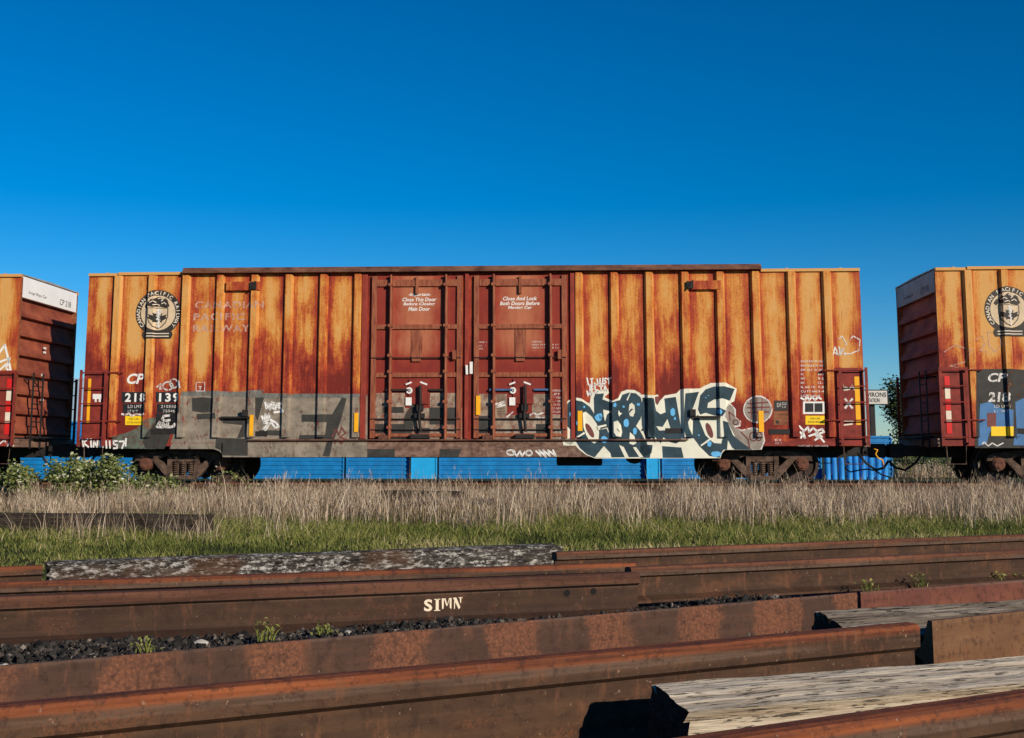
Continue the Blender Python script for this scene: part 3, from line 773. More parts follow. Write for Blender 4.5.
paint('corner_tag', [S(p_, .036) for p_ in kt], 'white paint', car_mid, 7)
paint('blue_white_sticker', [rect(93, 394, 101.5, 399), rect(95, 399, 97, 402), rect(99, 399, 101, 402)], 'white paint', car_mid, 5)
# grey buffed area and the old dark letters in it
c5 = crop(180, 380, 5.25); c4 = crop(75, 365, 7.38)
paint('buffed_paint', [polyfill(c5([(15, 70), (95, 62), (400, 68), (985, 82), (985, 330), (20, 330), (0, 330), (-48, 330), (0, 160), (8, 80)]))], 'grey buff', car_mid, 1, 'grey paint rolled over the lower wall')
paint('buffed_paint', [polyfill(c5([(-40, 332), (985, 332), (985, 345), (985, 405), (230, 405), (210, 375), (175, 362), (-55, 362)]))], 'grey buff', car_mid, 2, 'grey paint rolled over the sill')
paint('buffed_edge', [polyfill(c5([(15, 62), (100, 55), (300, 62), (440, 50), (440, 72), (700, 72), (985, 74), (985, 92), (440, 96), (200, 82), (20, 84)]))], 'grey buff edge', car_mid, 2)
paint_each('overspray', [polyfill(c4([(275, 530), (380, 500), (450, 470), (530, 400), (600, 380), (600, 620), (280, 615)]))], 'greenish overspray', car_mid, 1)
paint_each('overspray', [polyfill(c4([(500, 560), (620, 380), (700, 330), (760, 330), (690, 560), (660, 620), (520, 615)]))], 'charcoal paint', car_mid, 2)
paint_each('dark_letter', [polyfill(c5(p)) for p in (
    [(65, 95), (120, 90), (182, 97), (176, 168), (120, 172), (65, 162)], [(90, 178), (190, 172), (192, 203), (90, 207)],
    [(225, 202), (372, 197), (370, 228), (350, 232), (338, 300), (300, 306), (328, 236), (225, 226)],
    [(190, 303), (360, 308), (360, 398), (232, 396), (212, 368), (186, 356)], [(398, 92), (442, 92), (408, 215), (396, 190)],
    [(418, 263), (532, 265), (530, 292), (410, 288)],
    [(640, 182), (800, 180), (850, 92), (876, 96), (842, 222), (806, 320), (788, 402), (752, 398), (775, 322), (622, 318), (628, 289), (762, 288), (772, 222), (638, 218)])], 'charcoal paint', car_mid, 3)
k5 = lambda pts, wd=.045: stroke(c5(pts), wd)
paint('white_tag', [k5([(448, 118), (455, 152), (465, 125), (472, 155), (482, 118), (495, 122), (490, 140), (480, 140), (500, 155), (510, 125), (535, 122), (512, 140), (530, 150), (545, 165), (495, 170)]),
    k5([(430, 190), (440, 215), (448, 180), (455, 210), (468, 178), (470, 205), (440, 225), (470, 230), (450, 262), (440, 255), (480, 222), (500, 250), (520, 245), (505, 225), (470, 205)])], 'white paint', car_mid, 4)
paint('brown_tag', [k5([(800, 300), (820, 255), (835, 290), (850, 250), (870, 280), (840, 300), (870, 310), (850, 335), (830, 310), (815, 335)], .03)], 'graffiti maroon', car_mid, 4)
paint('small_stencil', [k5([(85, 12), (130, 12), (130, 58), (85, 58), (85, 12)], .014), k5([(100, 35), (112, 35), (106, 48)], .025)], 'worn white paint', car_mid, 3)
# tan overspray on the door feet
paint_each('door_overspray', [rect(372, 393, 405, 440), rect(405, 408, 462, 440), rect(430, 393, 461, 409), rect(475, 394, 505, 440), rect(505, 415, 560, 442), rect(497, 394, 507, 414), rect(532, 394, 551, 414)], 'tan overspray', car_mid, 1)
paint_each('door_dark_patch', [rect(373, 424, 404, 440), rect(478, 416, 490, 440), rect(536, 424, 549, 441), rect(416, 428, 430, 441), rect(429.5, 407.5, 457, 424.5), rect(383, 407, 404, 413), polyfill(px([(402, 440), (405, 415), (415, 400), (418, 410), (410, 440)]))], 'charcoal paint', car_mid, 2)
paint_each('track_overspray', [polyfill(px([(365, 449), (395, 449), (395, 457), (365, 457)])), polyfill(px([(440, 449), (462, 449), (458, 457), (440, 457)]))], 'charcoal paint', car_mid, 1)
# door lettering
D = []
for s_, a, b, y in (('-Important-', 408.5, 431, 295), ('Close This Door', 402.5, 436.5, 299.6), ('Before Closing', 403.5, 435, 304.4), ('Main Door', 408.5, 430, 309)): D.append(tb(s_, a, y-2.0, b, y+2.0, bold=.02, shear=.2))
for s_, a, b, y in (('Close And Lock', 503, 537, 298.6), ('Both Doors Before', 500, 539.5, 303.4), ('Moving Car', 508, 532, 308)): D.append(tb(s_, a, y-2.0, b, y+2.0, bold=.02, shear=.2))
paint('door_lettering', D, 'white paint', car_mid, 1)
paint('door_stencils', [tb('DOOR 1', 478, 341.5, 486.5, 343), tb('RAIL W', 478, 345, 486, 346.5), tb('SIDE', 478, 348, 483, 349.5), tb('OPENING', 532, 341, 542, 342.6), tb('HIGH 10 8', 532, 344, 545, 345.5), tb('WIDE 16 0', 532, 347, 545, 348.5), tb('9 10', 552, 344, 558.5, 345.5), tb('8 10', 552, 347, 558.5, 348.5)] +
      [tb(s_, 552, 389.6+i*3.55, 552+ln, 391.6+i*3.55) for i, (s_, ln) in enumerate((('WEDGES', 10.5), ('LIFT', 8), ('CONTROLS', 11), ('BEFORE', 10), ('STARTS', 9.5), ('DO NOT', 9), ('LET LOW', 8.5), ('BREAKS', 9.5), ('TO BAR', 9)))], 'worn white paint', car_mid, 1)
for xo in (0, 103.4):
    for nm, sh, mt in (('placard_marks', [S([(406.5+xo, 384.5), (411.5+xo, 382.5)], .035), S([(421+xo, 382.3), (427+xo, 384.5)], .035), polyfill([C(*p) for p in ell(409.6+xo, 390.6, 3.3, 3.3, n=20)]), rect(406+xo, 397.5, 412+xo, 405.5)], 'white paint'),
                       ('placard_digit', [tb('0', 408.4+xo, 388.8, 410.9+xo, 392.4, bold=.03)], 'black paint')):
        o = paint(nm, sh, mt, car_mid, 13 if nm == 'placard_marks' else 14)
paint('door_seam_tag', [rect(470, 362, 473, 374), S([(467, 366), (467.3, 374)], .05)], 'white paint', car_mid, 22)
paint('door_tag', [S([(528, 416), (534, 413), (537, 415), (543, 413)], .035), S([(536, 417), (543, 418)], .03), S([(496, 404), (504, 402), (497, 407), (505, 405)], .04), S([(507, 417), (513, 412)], .03), tb('OF W W DIF CAR NO LN A LINE', 507, 431, 536, 432.6)], 'worn white paint', car_mid, 2)
# sill tag
paint('sill_tag', [S([(511+4*math.cos(a*.5), 452.5+2.5*math.sin(a*.5)) for a in range(13)], .035), S([(512, 450), (517, 456), (520, 451), (522, 456), (525, 452)], .035), S([(529+3*math.cos(a*.5), 453+2.5*math.sin(a*.5)) for a in range(13)], .035), S([(536, 451), (541, 456), (539, 450), (546, 457), (543, 450), (550, 456), (548, 450), (556, 456), (553, 450)], .035)], 'white paint', car_mid, 2)
# the big piece
A_ = crop(555, 375, 8.2); B_ = crop(640, 375, 7.314)
a = lambda *p: A_(list(p)); b = lambda *p: B_(list(p))
sil = a((45, 370), (72, 330), (74, 270), (103, 214), (158, 184), (215, 194), (262, 224), (285, 232), (297, 146), (345, 128), (435, 113), (442, 150), (405, 180), (470, 214), (518, 190), (543, 138), (590, 120), (650, 123), (705, 152)) + \
      b((0, 142), (105, 150), (130, 142), (150, 185), (180, 150), (265, 135), (298, 103), (440, 98), (470, 80), (520, 58), (630, 58), (708, 100), (690, 192), (640, 215), (602, 300), (660, 325), (690, 400), (760, 485), (832, 547), (622, 548), (597, 572), (585, 608)) + \
      a((740, 684), (330, 684), (255, 655), (195, 610), (150, 560), (120, 470), (90, 440))
gr = paint('graffiti', [polyfill(sil)], 'graffiti cream', car_mid, 2, 'large cream and teal graffiti piece')
paint_each('graffiti_side_cream', [polyfill(a((0, 440), (60, 450), (95, 440), (125, 480), (160, 540), (130, 575), (90, 560), (60, 530), (0, 520))), polyfill(a((60, 540), (160, 548), (165, 580), (70, 578)))], 'graffiti cream', gr, 1)
teal = [
    a((82, 395), (86, 272), (113, 220), (165, 207), (230, 220), (287, 262), (322, 318), (318, 190), (330, 156), (402, 150), (390, 200), (462, 226), (532, 206), (552, 162), (603, 144), (662, 150), (704, 186), (716, 238), (716, 300), (700, 365), (680, 400), (720, 440), (745, 480), (755, 570), (800, 575), (790, 640), (735, 672), (330, 678), (262, 650), (205, 600), (165, 535), (150, 470), (110, 430)),
    a((718, 188), (796, 188), (812, 330), (820, 560), (770, 470), (745, 330), (735, 260)),
    b((18, 165), (100, 172), (118, 262), (150, 287), (188, 272), (178, 172), (262, 160), (302, 395), (300, 480), (262, 502), (215, 490), (172, 455), (150, 500), (100, 440), (60, 485), (15, 400), (10, 300)),
    b((330, 136), (432, 122), (384, 250), (376, 300), (348, 345), (356, 390), (396, 462), (338, 468), (320, 400), (322, 250)),
    b((430, 215), (440, 150), (480, 105), (540, 84), (620, 84), (692, 102), (657, 188), (600, 172), (540, 180), (497, 205), (492, 240), (580, 240), (627, 262), (600, 302), (540, 295), (480, 276), (440, 290), (424, 252)),
    b((425, 290), (440, 345), (478, 440), (538, 497), (592, 502), (612, 440), (602, 335), (642, 345), (680, 440), (742, 492), (818, 546), (692, 546), (612, 546), (590, 572), (580, 606), (505, 592), (432, 520), (384, 450), (388, 320)),
    b((0, 440), (44, 500), (82, 545), (70, 606), (0, 606)), b((160, 520), (300, 530), (318, 606), (165, 606))]
paint_each('graffiti_letter', [polyfill(p) for p in teal], 'graffiti teal', gr, 3)
cuts = [
    a((228, 312), (252, 300), (302, 342), (340, 398), (352, 430), (362, 470), (356, 538), (322, 562), (285, 542), (255, 492), (234, 430)),
    a((335, 422), (420, 404), (428, 438), (345, 452)), a((160, 516), (240, 468), (246, 480), (166, 530)),
    a((395, 284), (458, 298), (425, 326), (411, 382), (400, 340)), a((480, 386), (512, 374), (540, 410), (551, 470), (541, 507), (502, 502), (481, 470)),
    a((520, 288), (534, 309), (552, 315), (536, 326), (525, 342), (517, 318)), a((610, 240), (630, 228), (652, 250), (656, 302), (640, 342), (615, 336), (604, 300)),
    a((664, 420), (695, 366), (716, 432), (702, 462)), a((614, 468), (650, 500), (666, 560), (640, 574), (609, 562)), a((700, 462), (722, 458), (752, 545), (742, 540)),
    a((324, 676), (400, 583), (452, 640), (462, 676)), a((524, 574), (562, 590), (604, 674), (572, 676)), a((638, 594), (662, 590), (724, 674), (692, 676)),
    b((118, 374), (165, 380), (200, 322), (226, 402), (140, 406)), b((440, 512), (510, 464), (516, 474), (446, 522)), b((642, 478), (672, 530), (690, 546), (636, 546)), a((585, 205), (612, 150), (620, 150), (596, 210)),
    a((430, 430), (442, 470), (436, 470), (424, 440))]
paint_each('graffiti_cutout', [polyfill(p) for p in cuts], 'graffiti cream', gr, 4)
paint_each('graffiti_inner_line', [polyfill(a((370, 432), (425, 418), (425, 430), (372, 446))), polyfill(a((605, 300), (625, 275), (645, 280), (630, 290), (612, 312))), polyfill(a((530, 470), (500, 440), (515, 445), (536, 470)))], 'graffiti teal', gr, 5)
bl = [(135, 320, 18, 20), (355, 350, 26, 28), (372, 335, 14, 20), (585, 395, 22, 32), (655, 460, 16, 28), (403, 530, 25, 26), (490, 248, 12, 18), (683, 241, 12, 11), (562, 260, 9, 9), (180, 395, 9, 14), (240, 262, 7, 10)]
br = [(240, 272, 17, 27), (255, 318, 7, 12), (580, 268, 17, 18), (505, 503, 15, 20), (555, 577, 34, 20), (430, 440, 6, 6), (500, 150, 4, 4), (480, 165, 4, 4)]
paint_each('graffiti_blob', [polyfill(A_(ell(x, y, rx*1.05, ry*1.05, wob=.14))) for x, y, rx, ry in bl]+[polyfill(B_(ell(x, y, rx*1.05, ry*1.05, wob=.14))) for x, y, rx, ry in br], 'graffiti blue', gr, 5)
paint_each('graffiti_oval', [polyfill(A_(ell(285, 455, 22, 66, -.5))), polyfill(B_(ell(508, 405, 20, 58, -.35))), polyfill(b((108, 160), (135, 155), (150, 180), (128, 220), (112, 200)))], 'graffiti maroon', gr, 5)
# grey figure at its right
paint_each('graffiti_outline', [polyfill(B_(ell(862, 252, 108, 102))), polyfill(b((620, 225), (660, 205), (700, 250), (702, 310), (738, 335), (735, 375), (690, 385), (745, 400), (830, 380), (900, 410), (915, 480), (890, 545), (800, 548), (700, 470), (600, 300)))], 'worn white paint', gr, 1)
paint_each('graffiti_figure', [polyfill(B_(ell(862, 252, 98, 92))), polyfill(b((632, 232), (660, 216), (690, 255), (692, 318), (726, 340), (724, 368), (680, 372), (740, 410), (830, 392), (892, 416), (905, 480), (880, 542), (808, 545), (705, 465), (622, 305)))], 'graffiti grey', gr, 3)
paint('graffiti_figure_marks', [stroke(B_([(790, 210), (935, 200)]), .03), stroke(B_([(785, 240), (945, 235)]), .03), stroke(B_([(790, 275), (940, 270)]), .03), stroke(B_([(810, 180), (815, 320)]), .025), stroke(B_([(850, 170), (850, 335)]), .025), stroke(B_([(890, 170), (885, 335)]), .025),
    stroke(B_(ell(830, 450, 28, 32)), .025), stroke(B_(ell(868, 450, 20, 30)), .025), stroke(B_([(740, 420), (790, 470), (800, 530)]), .03), stroke(B_([(690, 300), (650, 270), (660, 330)]), .025), stroke(B_(ell(700, 345, 18, 18)), .02)], 'graffiti maroon', gr, 4)
paint('small_tag', [S([(587, 378), (588.5, 385)], .03), S([(590.5, 379), (593, 378.5)], .03), S([(591.6, 379), (592, 385)], .03), S([(597, 379), (598, 384), (595, 385), (594.5, 383)], .03), S([(600, 378.5), (600, 384), (602.5, 384), (603, 378)], .03), S([(606, 378), (604, 379.5), (606, 382), (604, 384)], .03), S([(607, 379), (611, 378)], .03), S([(609, 379), (609, 384)], .03),
    S([(590, 385), (590, 391), (593, 389), (590, 388), (593, 386), (590, 385)], .03), S([(597, 385), (595, 385), (595, 390), (598, 390)], .03), S([(599, 386), (603, 386)], .03), S([(601, 386), (601, 391)], .03), S([(604, 391), (605, 385), (606.5, 391)], .03), S([(587, 391), (588, 396), (589.5, 392), (591, 396), (592, 391)], .03), S([(594, 392), (596, 395), (598, 391)], .03)], 'white paint', car_mid, 2)
# right hand stencils
rw = [('EXW EW W 10-8', 801, 824), ('EXH EAVE W 10-2', 801, 824), ('EW 15-3  W 10-6', 801, 824), ('H', 801, 803), ('IW', 801, 805), ('IH', 801, 804), ('IL 60 10', 801, 815), ('CU FT 640', 801, 817), ('LGTH 60-0', 801, 820)]
paint('dimension_lettering', [tb(s_, x0, 360.2+i*4.3, x1, 362.4+i*4.3) for i, (s_, x0, x1) in enumerate(rw)]+[tb(s_, 818, 373.1+i*4.3, 824, 375.3+i*4.3) for i, s_ in enumerate(('60-9', '9-2', '12-1', '7-8', '3-4'))], 'white paint', car_mid, 1)
paint('data_panel', [rect(774, 400.5, 788, 411)], 'charcoal paint', car_mid, 1)
paint('data_lettering', [tb('DF', 777, 403, 781, 407), tb('CLC', 782, 402.5, 787, 405), tb('5 A', 782, 406, 786, 408)], 'worn white paint', car_mid, 2)
paint('orange_panel', [rect(773.5, 411.5, 788, 425)], 'sill rust', car_mid, 1); paint('panel_mark', [polyfill([C(*p) for p in ell(777.5, 422, 1.8, 1.6)])], 'black paint', car_mid, 2)
paint('window_placard', [rect(803, 401.5, 824.5, 414)], 'white paint', car_mid, 1); paint('window_placard_field', [rect(805, 403.2, 813.5, 412), rect(814.5, 403.2, 822.5, 412)], 'black paint', car_mid, 2)
paint('yellow_placard', [rect(805.5, 415.7, 824.5, 424.6)], 'placard yellow', car_mid, 1)
paint('placard_lettering', [tb('THIS CAR', 810, 417.6, 820, 419.4), tb('EXCESS HEIGHT', 808, 421, 822, 422.8)], 'black paint', car_mid, 2)
paint('white_tag', [S([(801, 398), (805, 400), (807, 396), (809, 400), (812, 397), (815, 400), (818, 397), (821, 399)], .04), S([(799, 426), (804, 431), (808, 427), (809, 432), (813, 428), (817, 431), (822, 429), (824, 432), (818, 434)], .04), S([(800, 432), (805, 438), (803, 432), (801, 438)], .04), S([(809, 436), (815, 434), (818, 438), (816, 432), (822, 437)], .04), S([(815, 440), (820, 437), (824, 442)], .04)], 'white paint', car_mid, 2)
paint('sill_lettering', [tb('PLATE CAR C  LOW CURVE', 798, 445, 828, 446.6), tb('E3', 775, 439, 781, 441), tb('OK 7', 775, 442.5, 782, 444.2)], 'worn white paint', car_mid, 2)
paint('white_tag', [S([(833, 355), (835, 347), (838, 355), (834, 352)], .03), S([(839, 347), (840, 355), (844, 349), (840, 350), (845, 355)], .03), S([(846, 345), (853, 336), (860, 340), (859, 350), (850, 354), (842, 353)], .025), S([(836, 341), (842, 336), (846, 343)], .02)], 'worn white paint', car_mid, 2)
paint('corner_cross', [S([(845, 399), (852, 408)], .045), S([(852, 399), (845, 408)], .045)], 'worn white paint', car_mid, 6)
paint('corner_chalk', [S([(843, 386), (847, 388), (844, 390), (849, 389), (852, 386), (855, 390), (857, 385)], .04), S([(844, 421), (853, 421)], .03), S([(844, 425), (852, 424)], .03)], 'crest letters', car_mid, 6)
# right car markings
SH = 2*HL+GAP
def C2(px_, py_): x, z = C(px_, py_); return (x-SH, z)
p2 = lambda pts: [C2(x, y) for x, y in pts]
crest(car_right, C2(1008.5, 310)[0], C2(1008.5, 310)[1], cr)
def tb2(s, x0, y0, x1, y1, **k):
    q, r = C2(x0, y1), C2(x1, y0); return text_box(s, q[0], q[1], r[0], r[1], **k)
def r2(x0, y0, x1, y1): return polyfill([C2(x0, y1), C2(x1, y1), C2(x1, y0), C2(x0, y0)])
paint_each('number_panel', [polyfill(p2([(975, 369), (1012, 369), (1060, 372), (1060, 448), (975, 448)]))], 'charcoal paint', car_right, 1)
paint_each('blue_overpaint', [polyfill(p2([(980, 404), (990, 402), (1000, 408), (1012, 410), (1012, 428), (996, 428), (990, 432), (986, 444), (978, 446)])), polyfill(p2([(1015, 402), (1024, 398), (1040, 400), (1036, 420), (1024, 432), (1016, 440)])), polyfill(p2([(1013, 445), (1014, 438), (1024, 434), (1040, 430), (1040, 446)]))], 'sky blue paint', car_right, 2)
paint('maroon_overpaint', [r2(987, 413, 996, 427)], 'graffiti maroon', car_right, 3)
paint('car_number', [tb2('CP', 988, 373, 1006, 382, bold=.03, shear=.25), tb2('218', 988, 392, 1009, 402, bold=.035, shear=.15)], 'worn white paint', car_right, 3)
paint('weight_lettering', [tb2('LD LMT', 994, 405, 1010, 407.6), tb2('LT WT', 994, 410, 1008, 412.4)], 'worn white paint', car_right, 4)
paint('yellow_placard', [r2(991, 426.5, 1012, 436)], 'placard yellow', car_right, 4)
paint('sill_tag', [stroke(p2([(980, 446), (984, 442), (988, 446), (992, 443), (997, 446), (1003, 443)]), .025)], 'worn white paint', car_right, 3)
paint('chalk_tag', [stroke(p2([(975, 340), (982, 336), (985, 344), (980, 350), (987, 352)]), .02), stroke(p2([(988, 332), (1000, 333), (1001, 345), (995, 352), (989, 345), (988, 332)]), .02), stroke(p2([(944, 352), (955, 345), (970, 350), (965, 362), (950, 366), (972, 370)]), .02)], 'faded lettering', car_right, 2)
# left car markings
def C3(px_, py_): x, z = C(px_, py_); return (x+SH-.08, z)
p3 = lambda pts: [C3(x, y) for x, y in pts]
paint('white_tag', [stroke(p3([(0, 352), (5, 345), (9, 362), (11, 372)]), .05), stroke(p3([(0, 362), (10, 358), (6, 368), (12, 374)]), .045), stroke(p3([(0, 370), (6, 364)]), .04)], 'white paint', car_left, 2)
paint('white_tag', [stroke(p3([(0, 444), (5, 440), (8, 446), (12, 441), (14, 446)]), .03)], 'worn white paint', car_left, 7)
# end panel lettering on the left car, white streak and marks on its ribs
def end_text(s, car, sx, y0, z0, y1, z1, mat, nm='end_lettering', off=.004):
    v, f = text_box(s, y0, z0, y1, z1)
    m = MB(); m.add([(sx*(HL+off), y*sx, z) for y, z in v], f); m.build(nm, MAT[mat], car, fix=False)
end_text('Scrap Ways Car', car_left, 1, -1.18, 4.20, -.22, 4.29, 'charcoal paint'); end_text('CP 218', car_left, 1, .50, 4.18, 1.15, 4.32, 'charcoal paint')
end_text('Scrap Ways Car', car_right, -1, -.9, 4.20, -.1, 4.29, 'charcoal paint'); end_text('CP 218', car_right, -1, .45, 4.18, 1.05, 4.32, 'charcoal paint')
m = MB()
for y, z, l in ((-.2, 3.05, .12), (-.2, 2.95, .12), (-.25, 2.42, .1), (-.2, 1.85, .12)): m.box(HL-.02, HL-.008, y, y+l, z, z+.05)
m.build('end_marks', MAT['white paint'], car_left)
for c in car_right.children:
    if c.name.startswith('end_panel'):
        me = c.data.copy(); me.materials.clear(); me.materials.append(MAT['end wall white shaded']); c.data = me  # white panel coloured grey, its shade painted into the material

# ------------------------------------------------------------------ the train's track
t = empty('railway_track', (ROOT.x, ROOT.y, 0), YAW)
tag(t, 'rusty railway track the boxcars stand on, above the dry grass', 'track')
RPROF = [(-.075, 0), (.075, 0), (.075, .012), (.018, .032), (.009, .05), (.009, .128), (.036, .140), (.037, .172), (.030, .183), (.015, .1865), (-.015, .1865), (-.030, .183), (-.037, .172), (-.036, .140), (-.009, .128), (-.009, .05), (-.018, .032), (-.075, .012)]
DEEP = [(-.09, 0), (.09, 0), (.09, .014), (.022, .036), (.011, .055), (.011, .205), (.040, .222), (.0425, .262), (.0395, .2655), (.043, .269), (.043, .288), (.036, .298), (.018, .302), (-.018, .302), (-.036, .298), (-.043, .288), (-.040, .222), (-.011, .205), (-.011, .055), (-.022, .036), (-.09, .014)]
def rail_mesh(L, prof=RPROF, seg=40, jit=.0004, sc=1.0):
    """steel rail along x from 0 to L with its foot on z=0"""
    m = MB(); n = len(prof); vs_ = []
    for i in range(seg+1):
        for y, z in prof: vs_.append((L*i/seg, y*sc+random.uniform(-jit, jit), z*sc+random.uniform(-jit, jit)))
    fs_ = [(i*n+j, i*n+(j+1) % n, (i+1)*n+(j+1) % n, (i+1)*n+j) for i in range(seg) for j in range(n)]
    tri = tessellate_polygon([[Vector((y, z, 0)) for y, z in prof]])
    fs_ += [tuple(q) for q in tri]+[tuple(q+seg*n for q in r)[::-1] for r in tri]
    m.add(vs_, fs_); return m
for y in (-.755, .755):
    o = rail_mesh(64, seg=20).build('rail', MAT['rail rust'], t); o.location = (-32, y, RAILZ-.187)
m = MB()
for i in range(118):
    x = -32+i*.54; m.box(x, x+.22, -1.28, 1.28, -.10, RAILZ-.19+random.uniform(-.01, .004))
o = m.build('sleeper', MAT['black timber'], t); o['kind'] = 'stuff'
m = MB(); m.prism([(-3.6, -.14), (-2.2, -.02), (2.2, -.02), (3.6, -.14)], -45, 45)
m.v = [(y, x, z) for x, y, z in m.v]
k = NT('ballast', .9, .15); v = k.coord('Object')
k.color(k.ramp(k.n('ShaderNodeTexVoronoi', out='Color', Vector=v, Scale=16.0), [(.2, (.05, .045, .04)), (.8, (.16, .14, .12))])); k.bump(k.noise(v, 20, 4), .8, .03)
o = m.build('ballast', k.m); o.location = (ROOT.x, ROOT.y, 0); o.rotation_euler = (0, 0, YAW); tag(o, kind='structure')

# ------------------------------------------------------------------ ground
G1 = on_z(40, 566, .12); G2 = on_z(1024, 537, .12)          # where the turf begins behind the stacked rails
gd = (G2-G1).to_2d().normalized(); gn = Vector((-gd.y, gd.x))
def turf(x, y): return (Vector((x, y))-G1.to_2d()).dot(gn)
k = NT('ground earth', .95, .1); v = k.coord('Object'); x, y, z = k.xyz(v)
dist = k.M('ADD', k.M('MULTIPLY', x, gn.x), k.M('MULTIPLY', y, gn.y)); d0 = G1.to_2d().dot(gn)
n1 = k.noise(v, .9, 6, .65); n2 = k.noise(v, 28, 4, .7)
grass_c = k.ramp(k.M('ADD', k.M('MULTIPLY', n1, .6), k.M('MULTIPLY', n2, .4)), [(.35, (.022, .030, .010)), (.52, (.050, .058, .020)), (.68, (.12, .095, .05))])
grav = k.ramp(k.n('ShaderNodeTexVoronoi', out='Color', Vector=v, Scale=38.0), [(.2, (.012, .012, .011)), (.8, (.045, .042, .038))])
k.color(k.mix(k.ss(dist, d0-.15, d0+.1), grav, grass_c)); k.bump(n2, .7, .02)
sA, sB = turf(*on_z(512, 655, .22).to_2d()), turf(*on_z(512, 622, .18).to_2d())
LOW = -.09; m = MB(); q = 1500; vs_ = []
for ss_, zz_ in ((-70, LOW), (sA+.16, LOW), (sB-.08, 0), (6, 0), (q*2, 0)):
    for tt_ in (-q, -12, 14, q): vs_.append((G1.x+gd.x*tt_+gn.x*ss_, G1.y+gd.y*tt_+gn.y*ss_, zz_))
m.add(vs_, [(i*4+j, i*4+j+1, i*4+j+5, i*4+j+4) for i in range(4) for j in range(3)])
tag(m.build('ground', k.m, fix=False), kind='structure')

# ------------------------------------------------------------------ stacked rails in front
ZF, RS = .03, 1.02
ZH = ZF+.185*RS
def steel_rail(p, q, label, ext0=0, ext1=0, mat='rail rust', side=False, name='steel_rail', zf=ZF, prof=RPROF, RS=RS):
    """p, q: two points on the rail's upper front edge. ext: metres to run on beyond them"""
    if prof is DEEP: RS, zf = 1.0, LOW+.012
    zz = zf+(.150 if side else .185)*RS if prof is not DEEP else zf+.295
    a, b = on_z(*p, zz), on_z(*q, zz); d = (b-a); d.z = 0; d.normalize()
    a = a-d*ext0; b = b+d*ext1; L = (b-a).length; nrm = Vector((-d.y, d.x, 0))
    if side: pr = [(z, y+.075) for y, z in prof]   # lying on its side, foot towards the viewer
    else: pr = prof
    o = rail_mesh(L, pr, seg=max(10, int(L*6)), sc=RS).build(name, MAT[mat])
    off = 0 if side else (.043 if prof is DEEP else .037*RS)
    o.location = (a.x+nrm.x*off, a.y+nrm.y*off, zf); o.rotation_euler = (0, 0, math.atan2(d.y, d.x))
    tag(o, label, 'rail', 'rails stacked in the foreground'); return o
rA = steel_rail((0, 710), (920, 626), 'long brown rail with orange head in front of the red patched rail foot', 2.5, 0, mat='deep rail rust', prof=DEEP)
rA2 = steel_rail((932, 621), (1024, 611), 'short tan rail foot right of the orange headed rail, below grey timber', 0, 2.0, side=True, zf=-.03, RS=1.62, mat='rail rust tan')
rG = steel_rail((800, 731.5), (1024, 699), 'rail crossing the bottom right corner in front of the bleached timber', 1.2, 1.5, mat='deep rail rust', prof=DEEP)
rB = steel_rail((0, 666), (857, 592.5), 'rail on its side whose foot shows alternating orange red and dark patches', 2.5, 0, mat='rail foot rust', side=True)
rB2 = steel_rail((860.5, 592), (1024, 580), 'evenly red rail foot continuing right past the joint beside the grey timber', 0, 3, mat='rail red rust', side=True)
rC = steel_rail((0, 597), (640, 573), 'dark rail with white stencilled letters and two bolt holes in its web', 2.5, 0, mat='rail rust dark', zf=-.005, RS=1.17)
rC2 = steel_rail((644, 567.2), (1024, 550.5), 'brown rail standing behind the gravel, right of the end with bolt holes', .08, 3, mat='rail rust dull')
rD = steel_rail((0, 583), (636, 563), 'orange topped rail between the lichen covered timber and the stencilled rail', 3, 0)
rE = steel_rail((557, 552.5), (1024, 534.5), 'farthest rail along the edge of the turf, right of the lichen covered timber', 0, 4, mat='rail rust dull')
rD0 = steel_rail((0, 567.5), (43, 565.8), 'short stub of rail ending against the left end of the lichen covered timber', 2, 0)
def rail_pt(o, px_, py_, yl):
    """pixel -> (local x, z) on the plane local y = yl of a rail"""
    M_ = Matrix.Translation(o.location) @ Matrix.Rotation(o.rotation_euler.z, 4, 'Z'); I = M_.inverted()
    a, b = I @ Vector((0, 0, H)), I @ (Vector((0, 0, H))+ray(px_, py_)); d = b-a
    k_ = (yl-a.y)/d.y; p = a+d*k_; return p.x, p.z
def on_rail(o, name, shapes, mat, yl):
    m = MB()
    for v_, f_ in shapes: m.add([(x, yl, z) for x, z in v_], f_)
    return m.build(name, MAT[mat], o, fix=False)
yw = -.0125
x0, z0 = rail_pt(rC, 424, 608, yw); x1, z1 = rail_pt(rC, 461.5, 594.5, yw)
z0 = min(z0, z1-.05)
sl_ = []
zb, zt, Ls = .066, .124, x1-x0
def L_(u, v): return (x0+Ls*u, zb+(zt-zb)*v)
def blk(*ps): sl_.append(polyfill([L_(*p_) for p_ in ps]))
sl_.append(text_box('S', *L_(0, 0), *L_(.22, 1), bold=.03))
blk((.31, .05), (.39, .05), (.39, .98), (.31, .98)); blk((.27, 0), (.43, 0), (.43, .07), (.27, .07)); blk((.27, .93), (.43, .93), (.43, 1), (.27, 1))
blk((.47, 1.02), (.53, 1.02), (.52, .18), (.48, .12)); blk((.53, 1.02), (.57, 1.02), (.625, .42), (.595, .36)); blk((.63, .42), (.605, .36), (.665, 1.03), (.685, 1.03)); blk((.68, 1.03), (.735, 1.03), (.73, .12), (.685, .20))
blk((.77, 1.05), (.86, 1.05), (.97, .22), (.93, .05)); blk((.95, 1.06), (1.0, 1.06), (.985, .55), (.965, .60)); blk((.92, 1.0), (1.03, 1.0), (1.03, 1.06), (.92, 1.06)); blk((.80, .80), (.83, .70), (.825, .12), (.80, .10))
